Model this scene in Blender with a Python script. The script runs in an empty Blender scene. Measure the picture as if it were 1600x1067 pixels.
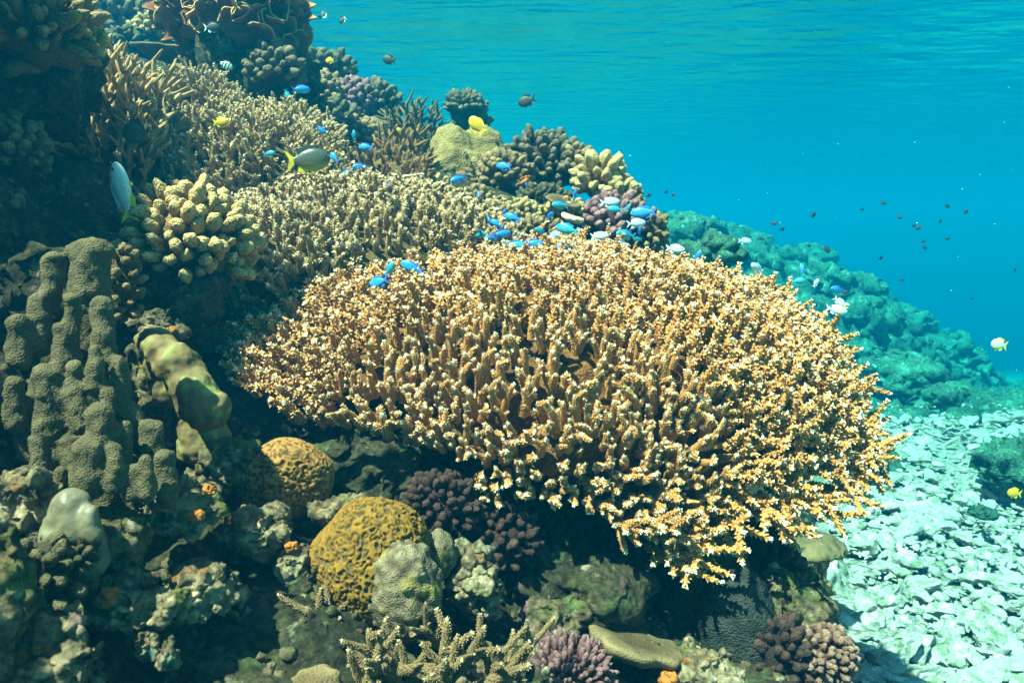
import bpy, bmesh, math, random
import numpy as np
from mathutils import Vector, Quaternion, Matrix

# ------------------------------------------------------------------ camera, water light, sun
R = math.radians
scene = bpy.context.scene
FPX, PITCH = 1143.0, R(9.0)                     # focal length in photo pixels (1600 wide), tilt down
cam_d = bpy.data.cameras.new("camera"); cam = bpy.data.objects.new("camera", cam_d)
scene.collection.objects.link(cam); scene.camera = cam
cam_d.sensor_width = 36.0; cam_d.lens = 36.0 * FPX / 1600.0
cam_d.clip_start = 0.02; cam_d.clip_end = 600.0
cam.location = (0, 0, 0); cam.rotation_euler = (R(90) - PITCH, 0, 0)
cam_d.dof.use_dof = True; cam_d.dof.focus_distance = 1.75; cam_d.dof.aperture_fstop = 8.0

SUN_DIR = Vector((-0.38, -0.29, 0.88)).normalized()   # towards the sun
world = bpy.data.worlds.new("World"); scene.world = world; world.use_nodes = True
wn = world.node_tree.nodes; bg = wn["Background"]
sky = wn.new("ShaderNodeTexSky"); sky.sky_type = 'NISHITA'; sky.sun_disc = False
sky.sun_elevation = math.asin(SUN_DIR.z); sky.sun_rotation = math.atan2(SUN_DIR.x, SUN_DIR.y)
world.node_tree.links.new(sky.outputs[0], bg.inputs[0]); bg.inputs[1].default_value = 0.05
sun_d = bpy.data.lights.new("sun", 'SUN'); sun = bpy.data.objects.new("sun", sun_d)
scene.collection.objects.link(sun); sun_d.energy = 5.0; sun_d.angle = R(0.6); sun_d.color = (1.0, 0.78, 0.57)
sun.rotation_euler = SUN_DIR.to_track_quat('Z', 'Y').to_euler(); sun.location = (0, 0, 30)
vs = scene.view_settings; vs.view_transform = 'Standard'; vs.look = 'None'; vs.gamma = 1.0
vs.use_curve_mapping = False; vs.exposure = 2.42
cy = scene.cycles
cy.use_denoising = True; cy.max_bounces = 5; cy.diffuse_bounces = 1; cy.glossy_bounces = 2
cy.transparent_max_bounces = 8; cy.volume_bounces = 0; cy.sample_clamp_indirect = 4.0
cy.use_adaptive_sampling = True; cy.adaptive_threshold = 0.02

WATER_TOP, FLOOR_Z = 2.3, -1.75
HAZE_DENSITY, HAZE_COLOR, HAZE_ABS = 0.155, (0.0, 0.0943, 0.1988), (0.0, 0.7065, 0.8725)

# ------------------------------------------------------------------ helpers
col = scene.collection
rng = np.random.default_rng(7); random.seed(7)

def P(px, py, d):
    """world point at photo pixel px,py and depth d (metres along the lens axis)"""
    u, v = (px - 800.0) / FPX, (533.5 - py) / FPX
    c, s = math.cos(PITCH), math.sin(PITCH)
    return Vector((d * u, d * (c + v * s), d * (-s + v * c)))

def hash3(i, j, k, seed=0):
    n = (i.astype(np.int64) * 374761393 + j.astype(np.int64) * 668265263 + k.astype(np.int64) * 2147483647 + seed * 1274126177) & 0xffffffff
    n = ((n ^ (n >> 13)) * 1274126177) & 0xffffffff
    n = ((n ^ (n >> 16)) * 2246822519) & 0xffffffff
    return ((n ^ (n >> 15)) & 0xffffff) / float(0x1000000)

def vnoise(p, seed=0):
    p = np.asarray(p, float); i = np.floor(p).astype(np.int64); f = p - i
    w = f * f * f * (f * (f * 6 - 15) + 10); out = 0
    for a in (0, 1):
        for b in (0, 1):
            for c in (0, 1):
                h = hash3(i[:, 0] + a, i[:, 1] + b, i[:, 2] + c, seed)
                out = out + h * (w[:, 0] if a else 1 - w[:, 0]) * (w[:, 1] if b else 1 - w[:, 1]) * (w[:, 2] if c else 1 - w[:, 2])
    return out * 2 - 1

def fbm(p, octaves=4, seed=0, gain=0.5):
    out, a = 0, 1.0
    for o in range(octaves):
        out = out + a * vnoise(np.asarray(p) * 2.03 ** o + o * 17.3, seed + o); a *= gain
    return out

def worley(p, seed=0):
    p = np.asarray(p, float); i = np.floor(p).astype(np.int64); best = np.full(len(p), 9.0)
    for a in (-1, 0, 1):
        for b in (-1, 0, 1):
            for c in (-1, 0, 1):
                q = i + np.array([a, b, c])
                x = np.stack([q[:, 0] + hash3(q[:, 0], q[:, 1], q[:, 2], seed), q[:, 1] + hash3(q[:, 0], q[:, 1], q[:, 2], seed + 1),
                              q[:, 2] + hash3(q[:, 0], q[:, 1], q[:, 2], seed + 2)], 1)
                best = np.minimum(best, ((p - x) ** 2).sum(1))
    return np.sqrt(best)

def mesh(name, V, F, mat=None, tip=None, smooth=True):
    """F: (n,3) or (n,4) int array or list of such arrays"""
    Fs = F if isinstance(F, list) else [F]
    me = bpy.data.meshes.new(name); V = np.asarray(V, np.float32)
    me.vertices.add(len(V)); me.vertices.foreach_set("co", V.ravel())
    loops = np.concatenate([np.asarray(f).ravel() for f in Fs]).astype(np.int32)
    sizes = np.concatenate([np.full(len(f), np.asarray(f).shape[1]) for f in Fs]).astype(np.int32)
    me.loops.add(len(loops)); me.loops.foreach_set("vertex_index", loops)
    me.polygons.add(len(sizes)); starts = np.concatenate([[0], np.cumsum(sizes)[:-1]]).astype(np.int32)
    me.polygons.foreach_set("loop_start", starts)
    me.polygons.foreach_set("use_smooth", np.full(len(sizes), smooth) & ((sizes == 4) | (len(Fs) == 1)))
    if tip is not None:
        at = me.attributes.new("tip", 'FLOAT', 'POINT'); at.data.foreach_set("value", np.asarray(tip, np.float32))
    if mat: me.materials.append(mat)
    me.update(calc_edges=True); me.validate()
    return me

def normals(V, F):
    n = np.zeros_like(V); Fs = F if isinstance(F, list) else [F]
    for f in Fs:
        fn = np.cross(V[f[:, 1]] - V[f[:, 0]], V[f[:, 2]] - V[f[:, 0]])
        for k in range(f.shape[1]): np.add.at(n, f[:, k], fn)
    return n / (np.linalg.norm(n, axis=1, keepdims=True) + 1e-12)

_ico = {}
def ico(sub):
    if sub not in _ico:
        bm = bmesh.new(); bmesh.ops.create_icosphere(bm, subdivisions=sub, radius=1.0)
        V = np.array([v.co[:] for v in bm.verts]); F = np.array([[v.index for v in f.verts] for f in bm.faces]); bm.free()
        _ico[sub] = (V, F)
    return _ico[sub][0].copy(), _ico[sub][1].copy()

def grid_faces(nu, nv, wrap=False):
    i = np.arange(nu - 1)[:, None]; m = nv if wrap else nv - 1; j = np.arange(m)[None, :]; j2 = (j + 1) % nv
    return np.stack([i * nv + j, i * nv + j2, (i + 1) * nv + j2, (i + 1) * nv + j], -1).reshape(-1, 4)

def FL(s):
    q = [f for f in s.F if f.shape[1] == 4]; t = [f for f in s.F if f.shape[1] == 3]
    return ([np.concatenate(q)] if q else []) + ([np.concatenate(t)] if t else [])
class Soup:
    """collects transformed pieces into one mesh"""
    def __init__(s): s.V, s.F, s.T, s.n = [], [], [], 0
    def add(s, V, F, T=None):
        s.V.append(V); s.F += [f + s.n for f in (F if isinstance(F, list) else [F])]; s.T.append(np.zeros(len(V)) if T is None else T); s.n += len(V)
    def mesh(s, name, mat): 
        return mesh(name, np.concatenate(s.V), FL(s), mat, np.concatenate(s.T))

def tube(path, rad, seg, bump=0.0, seed=0):
    path = np.asarray(path, float); n = len(path); tan = np.gradient(path, axis=0)
    tan /= np.linalg.norm(tan, axis=1, keepdims=True) + 1e-9
    ref = np.array([1.0, 0.13, 0.07]) if abs(tan[:, 0].mean()) < 0.8 else np.array([0.1, 1.0, 0.05])
    a = np.cross(tan, ref); a /= np.linalg.norm(a, axis=1, keepdims=True); b = np.cross(tan, a)
    th = np.arange(seg) * 2 * np.pi / seg; i = np.arange(n)[:, None]; j = np.arange(seg)[None, :]
    r = np.asarray(rad)[:, None] * (1 + bump * (((i + j) % 2) * 2 - 1) * (0.5 + 1.0 * hash3(i + 0 * j, j + 0 * i, 0 * i + 0 * j, seed)))
    V = path[:, None, :] + r[..., None] * (np.cos(th)[None, :, None] * a[:, None, :] + np.sin(th)[None, :, None] * b[:, None, :])
    return V.reshape(-1, 3), grid_faces(n, seg, True)

def finger(seed, L, r, seg=14, rings=22, nside=4, side=0.3, lo=0.35, taper=0.55, bump=0.13, curve=0.12, white=0.22, spread=0.9, pale=0.2, cor=0.0):
    """one coral branch along +Z: knobbly tapering axis with short side branchlets; tip attribute = pale growing ends"""
    g = np.random.default_rng(seed); s = Soup(); seg = seg // 2 * 2
    dots = lambda n, m: pale * ((np.arange(n)[:, None] + np.arange(m)[None, :]) % 2).ravel() * g.uniform(.5, 1, n * m)
    t = np.linspace(0, 1, rings); bend = g.normal(0, curve, 2) * L
    path = np.stack([bend[0] * t ** 2, bend[1] * t ** 2, L * t], 1)
    prof = lambda t: (1 - (1 - taper) * t) * np.sqrt(np.clip(1 - np.clip((t - 0.80) / 0.20, 0, 1) ** 1.7, 0.0004, 1))
    sm = lambda x: np.clip(x, 0, 1) ** 2 * (3 - 2 * np.clip(x, 0, 1))
    def cors(pth, rad, wmul):                                    # rows of little cup-like corallites standing off an axis
        if not cor: return
        seglen = np.linalg.norm(np.diff(pth, axis=0), axis=1); al = np.concatenate([[0], np.cumsum(seglen)]); tl = al[-1]; rows = max(2, int(tl * .95 / (cor * 2.0)))
        tan = np.gradient(pth, axis=0); tan /= np.linalg.norm(tan, axis=1, keepdims=True)
        for ir in range(rows):
            x = (ir + .6) / rows * tl * .97; ct = np.array([np.interp(x, al, pth[:, k]) for k in range(3)]); e2 = np.array([np.interp(x, al, tan[:, k]) for k in range(3)]); rd = np.interp(x, al, rad)
            u_ = np.cross(e2, [.3, .9, .1]); u_ /= np.linalg.norm(u_); w_ = np.cross(e2, u_); m = max(3, int(2 * np.pi * rd / (cor * 2.0))); wh = float(sm((x / tl - 1 + white * wmul) / (white * wmul)))
            for ia in range(m):
                an = (ia + .5 * (ir % 2) + g.uniform(-.2, .2)) * 2 * np.pi / m; n_ = math.cos(an) * u_ + math.sin(an) * w_; e1 = np.cross(e2, n_); k_ = cor * g.uniform(.7, 1.15)
                b_ = ct + n_ * rd * .88; ap = b_ + (n_ * 1.4 + e2 * .9) * k_
                s.add(np.array([b_ + e1 * k_ - e2 * .6 * k_, b_ + e2 * k_ * 1.1, b_ - e1 * k_ - e2 * .6 * k_, ap]), np.array([[0, 1, 3], [1, 2, 3], [2, 0, 3]]), np.array([0, 0, 0, pale * 1.6 + .15]) + wh * .9)
    V, F = tube(path, r * prof(t), seg, bump, seed)
    s.add(V, F, np.clip(np.repeat(sm((t - 1 + white) / white), seg) * g.uniform(.6, 1) + dots(rings, seg), 0, 1))
    cors(path, r * prof(t), 1.0)
    a0 = g.uniform(0, 6.28)
    for k in range(nside):
        tt = lo + (0.92 - lo) * (k + g.uniform(0.1, 0.9)) / nside; a = a0 + k * 2.4 + g.uniform(-.4, .4)
        o = np.array([bend[0] * tt ** 2, bend[1] * tt ** 2, L * tt]); l = L * side * g.uniform(0.6, 1.3)
        dv = np.array([math.cos(a) * spread, math.sin(a) * spread, g.uniform(0.45, 0.9)]); dv /= np.linalg.norm(dv)
        rr = max(5, int(rings * 0.45)); u = np.linspace(0, 1, rr)
        pth = o + dv * (u * l)[:, None] + np.array([0, 0, 0.25 * l]) * (u ** 2)[:, None]
        sg = max(6, seg - 4) // 2 * 2; V, F = tube(pth, r * 0.74 * (1 - 0.45 * tt) * 1.25 * prof(u), sg, bump, seed + k); cors(pth, r * 0.74 * (1 - 0.45 * tt) * 1.25 * prof(u), 1.3)
        s.add(V, F, np.clip(np.repeat(sm((u - 1 + white * 1.3) / (white * 1.3)), sg) * g.uniform(.4, 1) + dots(rr, sg), 0, 1))
    return np.concatenate(s.V), FL(s), np.clip(np.concatenate(s.T), 0, 1)

def thing(name, label, cat, loc=(0, 0, 0), group=None, kind=None):
    o = bpy.data.objects.new(name, None); col.objects.link(o); o.location = loc; o.empty_display_size = 0.05
    tag(o, label, cat, group, kind); return o
def tag(o, label, cat=None, group=None, kind=None):
    o["label"] = label
    if cat: o["category"] = cat
    if group: o["group"] = group
    if kind: o["kind"] = kind
    return o
def part(name, me, parent=None, loc=(0, 0, 0), rot=None, scale=None, kind=None):
    o = bpy.data.objects.new(name, me); col.objects.link(o); o.parent = parent; o.location = loc
    if rot is not None: o.rotation_mode = 'QUATERNION'; o.rotation_quaternion = rot
    if scale is not None: o.scale = (scale,) * 3 if np.isscalar(scale) else scale
    if kind: o["kind"] = kind
    return o
def qdir(d, twist=0.0): return Vector(d).to_track_quat('Z', 'X') @ Quaternion((0, 0, 1), twist)

# ------------------------------------------------------------------ materials
def ramp(nt, stops):
    n = nt.nodes.new("ShaderNodeValToRGB"); e = n.color_ramp.elements
    while len(e) < len(stops): e.new(0.5)
    for el, (p, c) in zip(e, stops): el.position = p; el.color = (*c, 1)
    return n
def new_mat(name, rough=0.85, spec=0.25):
    m = bpy.data.materials.new(name); m.use_nodes = True; nt = m.node_tree; b = nt.nodes["Principled BSDF"]
    b.inputs["Roughness"].default_value = rough; b.inputs["Specular IOR Level"].default_value = spec
    return m, nt, b, nt.links.new
def noise_node(nt, scale, detail=4, coord="Object"):
    tc = nt.nodes.new("ShaderNodeTexCoord"); n = nt.nodes.new("ShaderNodeTexNoise")
    n.inputs["Scale"].default_value = scale; n.inputs["Detail"].default_value = detail
    nt.links.new(tc.outputs[coord], n.inputs["Vector"]); return n
def mixc(nt, mode, fac, a, b):
    n = nt.nodes.new("ShaderNodeMix"); n.data_type = 'RGBA'; n.blend_type = mode
    for s, v in ((0, fac), (6, a), (7, b)):
        if hasattr(v, "is_output"): nt.links.new(v, n.inputs[s])
        elif s == 0: n.inputs[0].default_value = v
        else: n.inputs[s].default_value = (*v, 1)
    return n.outputs[2]
def bump(nt, b, h, strength, dist):
    n = nt.nodes.new("ShaderNodeBump"); n.inputs["Strength"].default_value = strength; n.inputs["Distance"].default_value = dist
    nt.links.new(h, n.inputs["Height"]); nt.links.new(n.outputs[0], b.inputs["Normal"])

WARM = (1.2, .945, .79)
def coral_mat(name, stops, scale=60, vary=0.35, cell=None, cell_d=0.002, rough=0.85, spec=0.25, objvar=0.35, blotch=None):
    """colour follows the 'tip' attribute (old wood to growing end), broken by noise, varied per piece"""
    m, nt, b, L = new_mat(name, rough, spec); STOPS[name] = stops
    at = nt.nodes.new("ShaderNodeAttribute"); at.attribute_name = "tip"; rp = ramp(nt, [(p, (min(.97, c[0] * WARM[0]), c[1] * WARM[1], c[2] * WARM[2])) for p, c in stops]); L(at.outputs["Fac"], rp.inputs[0])
    nz = noise_node(nt, scale); r2 = ramp(nt, [(0.3, (1 - vary,) * 3), (0.7, (1 + vary * 0.4,) * 3)]); L(nz.outputs["Fac"], r2.inputs[0])
    c = mixc(nt, 'MULTIPLY', 1.0, rp.outputs[0], r2.outputs[0])
    oi = nt.nodes.new("ShaderNodeObjectInfo"); r3 = ramp(nt, [(0, (1 - objvar, 1 - objvar * 0.95, 1 - objvar)), (1, (1.0, 1.0, 0.97))]); L(oi.outputs["Random"], r3.inputs[0])
    c = mixc(nt, 'MULTIPLY', 1.0, c, r3.outputs[0])
    if blotch:
        n3 = noise_node(nt, blotch[1], 3); r4 = ramp(nt, [(0.55, (0, 0, 0)), (0.66, (1, 1, 1))]); L(n3.outputs["Fac"], r4.inputs[0])
        c = mixc(nt, 'MIX', r4.outputs[0], c, blotch[0])
    L(c, b.inputs["Base Color"])
    if cell:
        tc = nt.nodes.new("ShaderNodeTexCoord"); v = nt.nodes.new("ShaderNodeTexVoronoi"); v.inputs["Scale"].default_value = cell
        L(tc.outputs["Object"], v.inputs["Vector"]); bump(nt, b, v.outputs["Distance"], 0.9, -cell_d if cell_d > 0 else -cell_d)
        dk = ramp(nt, [(0.0, (1.12, 1.12, 1.1)), (0.75, (0.55, 0.55, 0.55))]); L(v.outputs["Distance"], dk.inputs[0])
        c = mixc(nt, 'MULTIPLY', 1.0, c, dk.outputs[0]); L(c, b.inputs["Base Color"])
    else:
        n2 = noise_node(nt, scale * 6, 3); bump(nt, b, n2.outputs["Fac"], 0.6, 0.002)
    return m

def rock_mat(name, cols, scale=9.0, rough=0.95, bumpd=0.012, u=1.0, warm=1.0, speck=(.32, 1.45)):
    """encrusted rock: several growths in patches of their own shape"""
    m, nt, b, L = new_mat(name, rough, 0.15)
    n1 = noise_node(nt, scale * u, 6); n1.inputs["Roughness"].default_value = 0.65
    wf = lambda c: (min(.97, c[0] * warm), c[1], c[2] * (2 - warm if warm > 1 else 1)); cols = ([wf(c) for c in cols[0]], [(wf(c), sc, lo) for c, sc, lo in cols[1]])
    k = len(cols[0]); r1 = ramp(nt, [(0.30 + 0.40 * i / (k - 1), c) for i, c in enumerate(cols[0])]); L(n1.outputs["Fac"], r1.inputs[0])
    c = r1.outputs[0]
    for i, (cc, sc, lo) in enumerate(cols[1]):
        n = noise_node(nt, sc * u, 5); mp = nt.nodes.new("ShaderNodeMapping"); L(nt.nodes[-2].outputs["Object"] if False else n.inputs["Vector"].links[0].from_socket, mp.inputs[0])
        mp.inputs["Location"].default_value = (3.1 * i + 1, 7.7 * i, 1.3 * i); L(mp.outputs[0], n.inputs["Vector"])
        rr = ramp(nt, [(lo, (0, 0, 0)), (lo + 0.05, (1, 1, 1))]); L(n.outputs["Fac"], rr.inputs[0]); c = mixc(nt, 'MIX', rr.outputs[0], c, cc)
    n2 = noise_node(nt, 70 * u, 5); r2 = ramp(nt, [(0.32, (speck[0],) * 3), (0.68, (speck[1],) * 3)]); L(n2.outputs["Fac"], r2.inputs[0])
    c = mixc(nt, 'MULTIPLY', 1.0, c, r2.outputs[0]); L(c, b.inputs["Base Color"])
    n3 = noise_node(nt, 55 * u, 8); n3.inputs["Roughness"].default_value = 0.7; bump(nt, b, n3.outputs["Fac"], 1.0, bumpd)
    return m

def plain_mat(name, c, rough=0.4, spec=0.4):
    m, nt, b, L = new_mat(name, rough, spec); nz = noise_node(nt, 40, 3)
    r = ramp(nt, [(0.3, tuple(x * 0.75 for x in c)), (0.7, tuple(min(1, x * 1.15) for x in c))]); L(nz.outputs["Fac"], r.inputs[0]); L(r.outputs[0], b.inputs["Base Color"]); return m

def fish_mat(name, stops, axis=2, lo=-0.25, hi=0.25, rough=0.35, spec=0.5):
    m, nt, b, L = new_mat(name, rough, spec); tc = nt.nodes.new("ShaderNodeTexCoord"); sx = nt.nodes.new("ShaderNodeSeparateXYZ")
    L(tc.outputs["Object"], sx.inputs[0]); mr = nt.nodes.new("ShaderNodeMapRange"); mr.inputs[1].default_value = lo; mr.inputs[2].default_value = hi
    L(sx.outputs[axis], mr.inputs[0]); rp = ramp(nt, stops); L(mr.outputs[0], rp.inputs[0])
    v = nt.nodes.new("ShaderNodeTexVoronoi"); v.inputs["Scale"].default_value = 28; L(tc.outputs["Object"], v.inputs["Vector"])
    r2 = ramp(nt, [(0, (1.1,) * 3), (0.8, (0.75,) * 3)]); L(v.outputs["Distance"], r2.inputs[0])
    L(mixc(nt, 'MULTIPLY', 1.0, rp.outputs[0], r2.outputs[0]), b.inputs["Base Color"]); return m

M = {}; STOPS = {}
M['acro'] = coral_mat('orange_acropora', [(0.0, (.43, .20, .05)), (0.25, (.52, .315, .15)), (0.5, (.74, .58, .41)), (0.85, (.96, .92, .86))], 90, .3, objvar=.25)
M['acro_base'] = coral_mat('acropora_base', [(0, (.15, .065, .018)), (1, (.27, .14, .045))], 40, .4, cell=160, cell_d=.003)
M['acro_grey'] = coral_mat('grey_brown_acropora', [(0.0, (.28, .19, .095)), (0.25, (.46, .35, .21)), (0.6, (.70, .60, .42)), (1.0, (.92, .87, .73))], 90, .3, objvar=.35)
M['stag'] = coral_mat('tan_staghorn', [(0.0, (.34, .24, .115)), (0.3, (.54, .42, .25)), (0.7, (.74, .64, .44)), (1.0, (.92, .88, .73))], 80, .3, objvar=.3)
M['stag_olive'] = coral_mat('olive_staghorn', [(0.0, (.13, .12, .06)), (0.6, (.25, .23, .12)), (1.0, (.50, .50, .36))], 80, .3)
M['stag_brown'] = coral_mat('brown_staghorn', [(0.0, (.20, .12, .05)), (0.6, (.36, .24, .11)), (0.9, (.55, .42, .25)), (1.0, (.68, .58, .42))], 80, .3)
M['stag_low'] = coral_mat('grey_staghorn', [(0.0, (.16, .12, .07)), (0.6, (.50, .40, .25)), (0.85, (.66, .62, .52)), (1.0, (.88, .90, .90))], 120, .3)
M['pocil'] = coral_mat('cream_cauliflower', [(0.0, (.22, .15, .06)), (0.5, (.48, .35, .15)), (1.0, (.70, .57, .32))], 60, .25, cell=230, cell_d=.003)
M['pocil_y'] = coral_mat('yellow_knob', [(0.0, (.22, .15, .05)), (0.5, (.50, .38, .15)), (1.0, (.72, .62, .36))], 60, .25, cell=260, cell_d=.003)
M['pocil_b'] = coral_mat('brown_knob', [(0.0, (.12, .09, .05)), (0.5, (.26, .19, .10)), (1.0, (.44, .34, .19))], 60, .3, cell=260, cell_d=.003)
M['pocil_d'] = coral_mat('dark_knob', [(0.0, (.05, .045, .04)), (0.5, (.12, .10, .075)), (1.0, (.26, .23, .16))], 60, .4, cell=260, cell_d=.003)
M['purple'] = coral_mat('purple_cauliflower', [(0.0, (.10, .045, .07)), (0.5, (.26, .12, .17)), (1.0, (.44, .27, .34))], 60, .3, cell=260, cell_d=.003)
M['pink'] = coral_mat('pink_cauliflower', [(0.0, (.12, .06, .055)), (0.5, (.30, .16, .15)), (1.0, (.50, .34, .31))], 60, .3, cell=260, cell_d=.003)
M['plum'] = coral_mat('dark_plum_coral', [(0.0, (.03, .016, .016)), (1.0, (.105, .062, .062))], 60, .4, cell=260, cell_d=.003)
M['olive'] = coral_mat('olive_massive', [(0.0, (.035, .034, .023)), (0.5, (.088, .086, .052)), (1.0, (.18, .175, .105))], 30, .25, cell=340, cell_d=.002)
M['smooth_olive'] = coral_mat('smooth_olive_coral', [(0.0, (.10, .08, .035)), (1.0, (.22, .185, .085))], 25, .45, rough=.75, spec=.3, blotch=((.20, .20, .06), 26))
M['slick'] = coral_mat('slick_grey_coral', [(0.0, (.09, .10, .07)), (1.0, (.21, .22, .17))], 20, .4, rough=.5, spec=.4)
M['brownbrain'] = coral_mat('brown_brain', [(0.0, (.05, .025, .008)), (0.55, (.20, .11, .03)), (1.0, (.36, .21, .07))], 20, .25)
M['maze'] = coral_mat('maze_brain', [(0.0, (.13, .14, .09)), (0.25, (.09, .055, .012)), (0.55, (.145, .088, .012)), (1.0, (.235, .14, .02))], 60, .35)
M['grey_lump'] = coral_mat('grey_lumpy_coral', [(0.0, (.10, .09, .065)), (0.5, (.25, .225, .17)), (1.0, (.38, .35, .27))], 40, .3, cell=330, cell_d=.002, blotch=((.30, .22, .06), 22))
M['porites'] = coral_mat('yellow_lobed', [(0.0, (.14, .12, .05)), (0.5, (.34, .28, .11)), (1.0, (.50, .43, .20))], 20, .2, cell=150, cell_d=.006)
M['plate'] = coral_mat('tan_plate', [(0.0, (.13, .10, .055)), (1.0, (.33, .27, .16))], 25, .4, cell=300, cell_d=.002)
M['frond'] = coral_mat('leaf_coral', [(0.0, (.16, .06, .028)), (0.55, (.26, .11, .05)), (0.85, (.42, .22, .10)), (1.0, (.66, .45, .22))], 3, .4)
M['blue_crust'] = coral_mat('blue_grey_crust', [(0.0, (.014, .02, .024)), (1.0, (.045, .06, .068))], 30, .3, cell=210, cell_d=.004)
M['soft'] = coral_mat('brown_soft', [(0.0, (.08, .055, .02)), (1.0, (.22, .165, .06))], 40, .4, cell=240, cell_d=.003)
M['orange'] = coral_mat('orange_sponge', [(0.0, (.26, .09, .012)), (1.0, (.42, .19, .04))], 60, .3)
for _k in ('pocil', 'pocil_y', 'pocil_b', 'pocil_d', 'purple', 'pink', 'plum', 'olive'): M[_k + '_k'] = coral_mat(_k + '_knob', STOPS[M[_k].name], 1.3, .3, cell=4.2, cell_d=.004)
M['rock'] = rock_mat('reef_rock', ([(.035, .035, .022), (.085, .08, .045), (.16, .13, .085), (.26, .23, .16)],
                                   [((.20, .10, .13), 14, .60), ((.10, .13, .05), 11, .60), ((.40, .15, .03), 17, .68), ((.42, .40, .32), 20, .64)]), warm=1.15, bumpd=.02)
M['rock_pale'] = rock_mat('pale_encrusted_rock', ([(.06, .05, .032), (.15, .12, .08), (.27, .23, .16), (.40, .36, .27)],
                                   [((.30, .20, .24), 16, .60), ((.13, .15, .05), 13, .58), ((.30, .13, .05), 18, .69), ((.12, .22, .19), 21, .64)]), warm=1.15, bumpd=.018)
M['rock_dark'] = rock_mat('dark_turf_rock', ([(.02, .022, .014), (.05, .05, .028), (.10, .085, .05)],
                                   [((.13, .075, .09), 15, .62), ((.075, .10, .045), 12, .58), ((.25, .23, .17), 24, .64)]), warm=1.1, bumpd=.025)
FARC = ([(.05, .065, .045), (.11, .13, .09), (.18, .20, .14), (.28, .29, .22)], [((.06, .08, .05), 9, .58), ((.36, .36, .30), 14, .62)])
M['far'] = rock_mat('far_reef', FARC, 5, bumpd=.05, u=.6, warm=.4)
RUB = ([(.28, .28, .24), (.38, .375, .33), (.47, .46, .41)], [((.22, .25, .17), 7, .61), ((.60, .59, .54), 10, .58)])
M['rubble'] = rock_mat('coral_rubble', RUB, 6, bumpd=.01, speck=(.72, 1.18)); M['rubble_k'] = rock_mat('coral_rubble_piece', RUB, 6, bumpd=.008, u=.16, speck=(.72, 1.18))
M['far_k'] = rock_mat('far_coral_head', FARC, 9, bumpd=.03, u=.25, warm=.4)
M['sand'] = rock_mat('pale_sand', ([(.22, .22, .18), (.32, .31, .27), (.45, .44, .38)], [((.22, .24, .18), 3.0, .60)]), 5, bumpd=.02)

# ------------------------------------------------------------------ water: surface above, haze box round everything
def water_surface():
    n = 240; u = np.linspace(-1, 1, n); ax = np.sign(u) * (np.abs(u) * 14 + np.abs(u) ** 4 * 126)
    X, Y = np.meshgrid(ax, ax, indexing='ij'); p = np.stack([X.ravel(), Y.ravel(), 0 * X.ravel()], 1)
    z = 0.035 * vnoise(p * [0.55, 0.9, 1], 3) + 0.02 * vnoise(p * [1.3, 2.3, 1], 4) + 0.008 * vnoise(p * [3.1, 4.7, 1], 5)
    p[:, 2] = WATER_TOP + z
    m, nt, b, L = new_mat('water_surface'); nt.nodes.remove(b); out = nt.nodes["Material Output"]
    fr = nt.nodes.new("ShaderNodeFresnel"); fr.inputs[0].default_value = 1.333
    tr = nt.nodes.new("ShaderNodeBsdfTransparent"); gl = nt.nodes.new("ShaderNodeBsdfGlossy"); gl.inputs["Roughness"].default_value = 0.14
    nz = noise_node(nt, 2.2, 3); bp = nt.nodes.new("ShaderNodeBump"); bp.inputs["Strength"].default_value = 1.0; bp.inputs["Distance"].default_value = 0.07
    mp = nt.nodes.new("ShaderNodeMapping"); mp.inputs["Scale"].default_value = (0.6, 1.3, 1.0); L(nz.inputs["Vector"].links[0].from_socket, mp.inputs[0]); L(mp.outputs[0], nz.inputs["Vector"])
    L(nz.outputs["Fac"], bp.inputs["Height"]); L(bp.outputs[0], fr.inputs["Normal"]); L(bp.outputs[0], gl.inputs["Normal"])
    mx = nt.nodes.new("ShaderNodeMixShader"); L(fr.outputs[0], mx.inputs[0]); L(tr.outputs[0], mx.inputs[1]); L(gl.outputs[0], mx.inputs[2]); L(mx.outputs[0], out.inputs[0])
    tag(part('water_surface', mesh('water_surface', p, grid_faces(n, n)[:, ::-1], m)), 'rippled turquoise underside of the sea surface overhead', kind='structure')
water_surface()

HAZE_BOTTOM = -19.0
def haze():
    bm = bmesh.new(); bmesh.ops.create_cube(bm, size=1.0); me = bpy.data.meshes.new('haze'); bm.to_mesh(me); bm.free()
    o = part('haze', me); o.scale = (300, 300, WATER_TOP + 0.35 - HAZE_BOTTOM); o.location = (0, 0, (WATER_TOP + 0.35 + HAZE_BOTTOM) / 2)
    m = bpy.data.materials.new('sea_water'); m.use_nodes = True; nt = m.node_tree; nt.nodes.remove(nt.nodes["Principled BSDF"])
    v = nt.nodes.new("ShaderNodeVolumePrincipled"); v.inputs["Color"].default_value = (*HAZE_COLOR, 1); v.inputs["Density"].default_value = HAZE_DENSITY
    v.inputs["Absorption Color"].default_value = (*HAZE_ABS, 1); v.inputs["Anisotropy"].default_value = 0.25
    nt.links.new(v.outputs[0], nt.nodes["Material Output"].inputs["Volume"]); me.materials.append(m)
    tag(o, 'clear turquoise sea water filling the whole view', kind='stuff')
haze()

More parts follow.
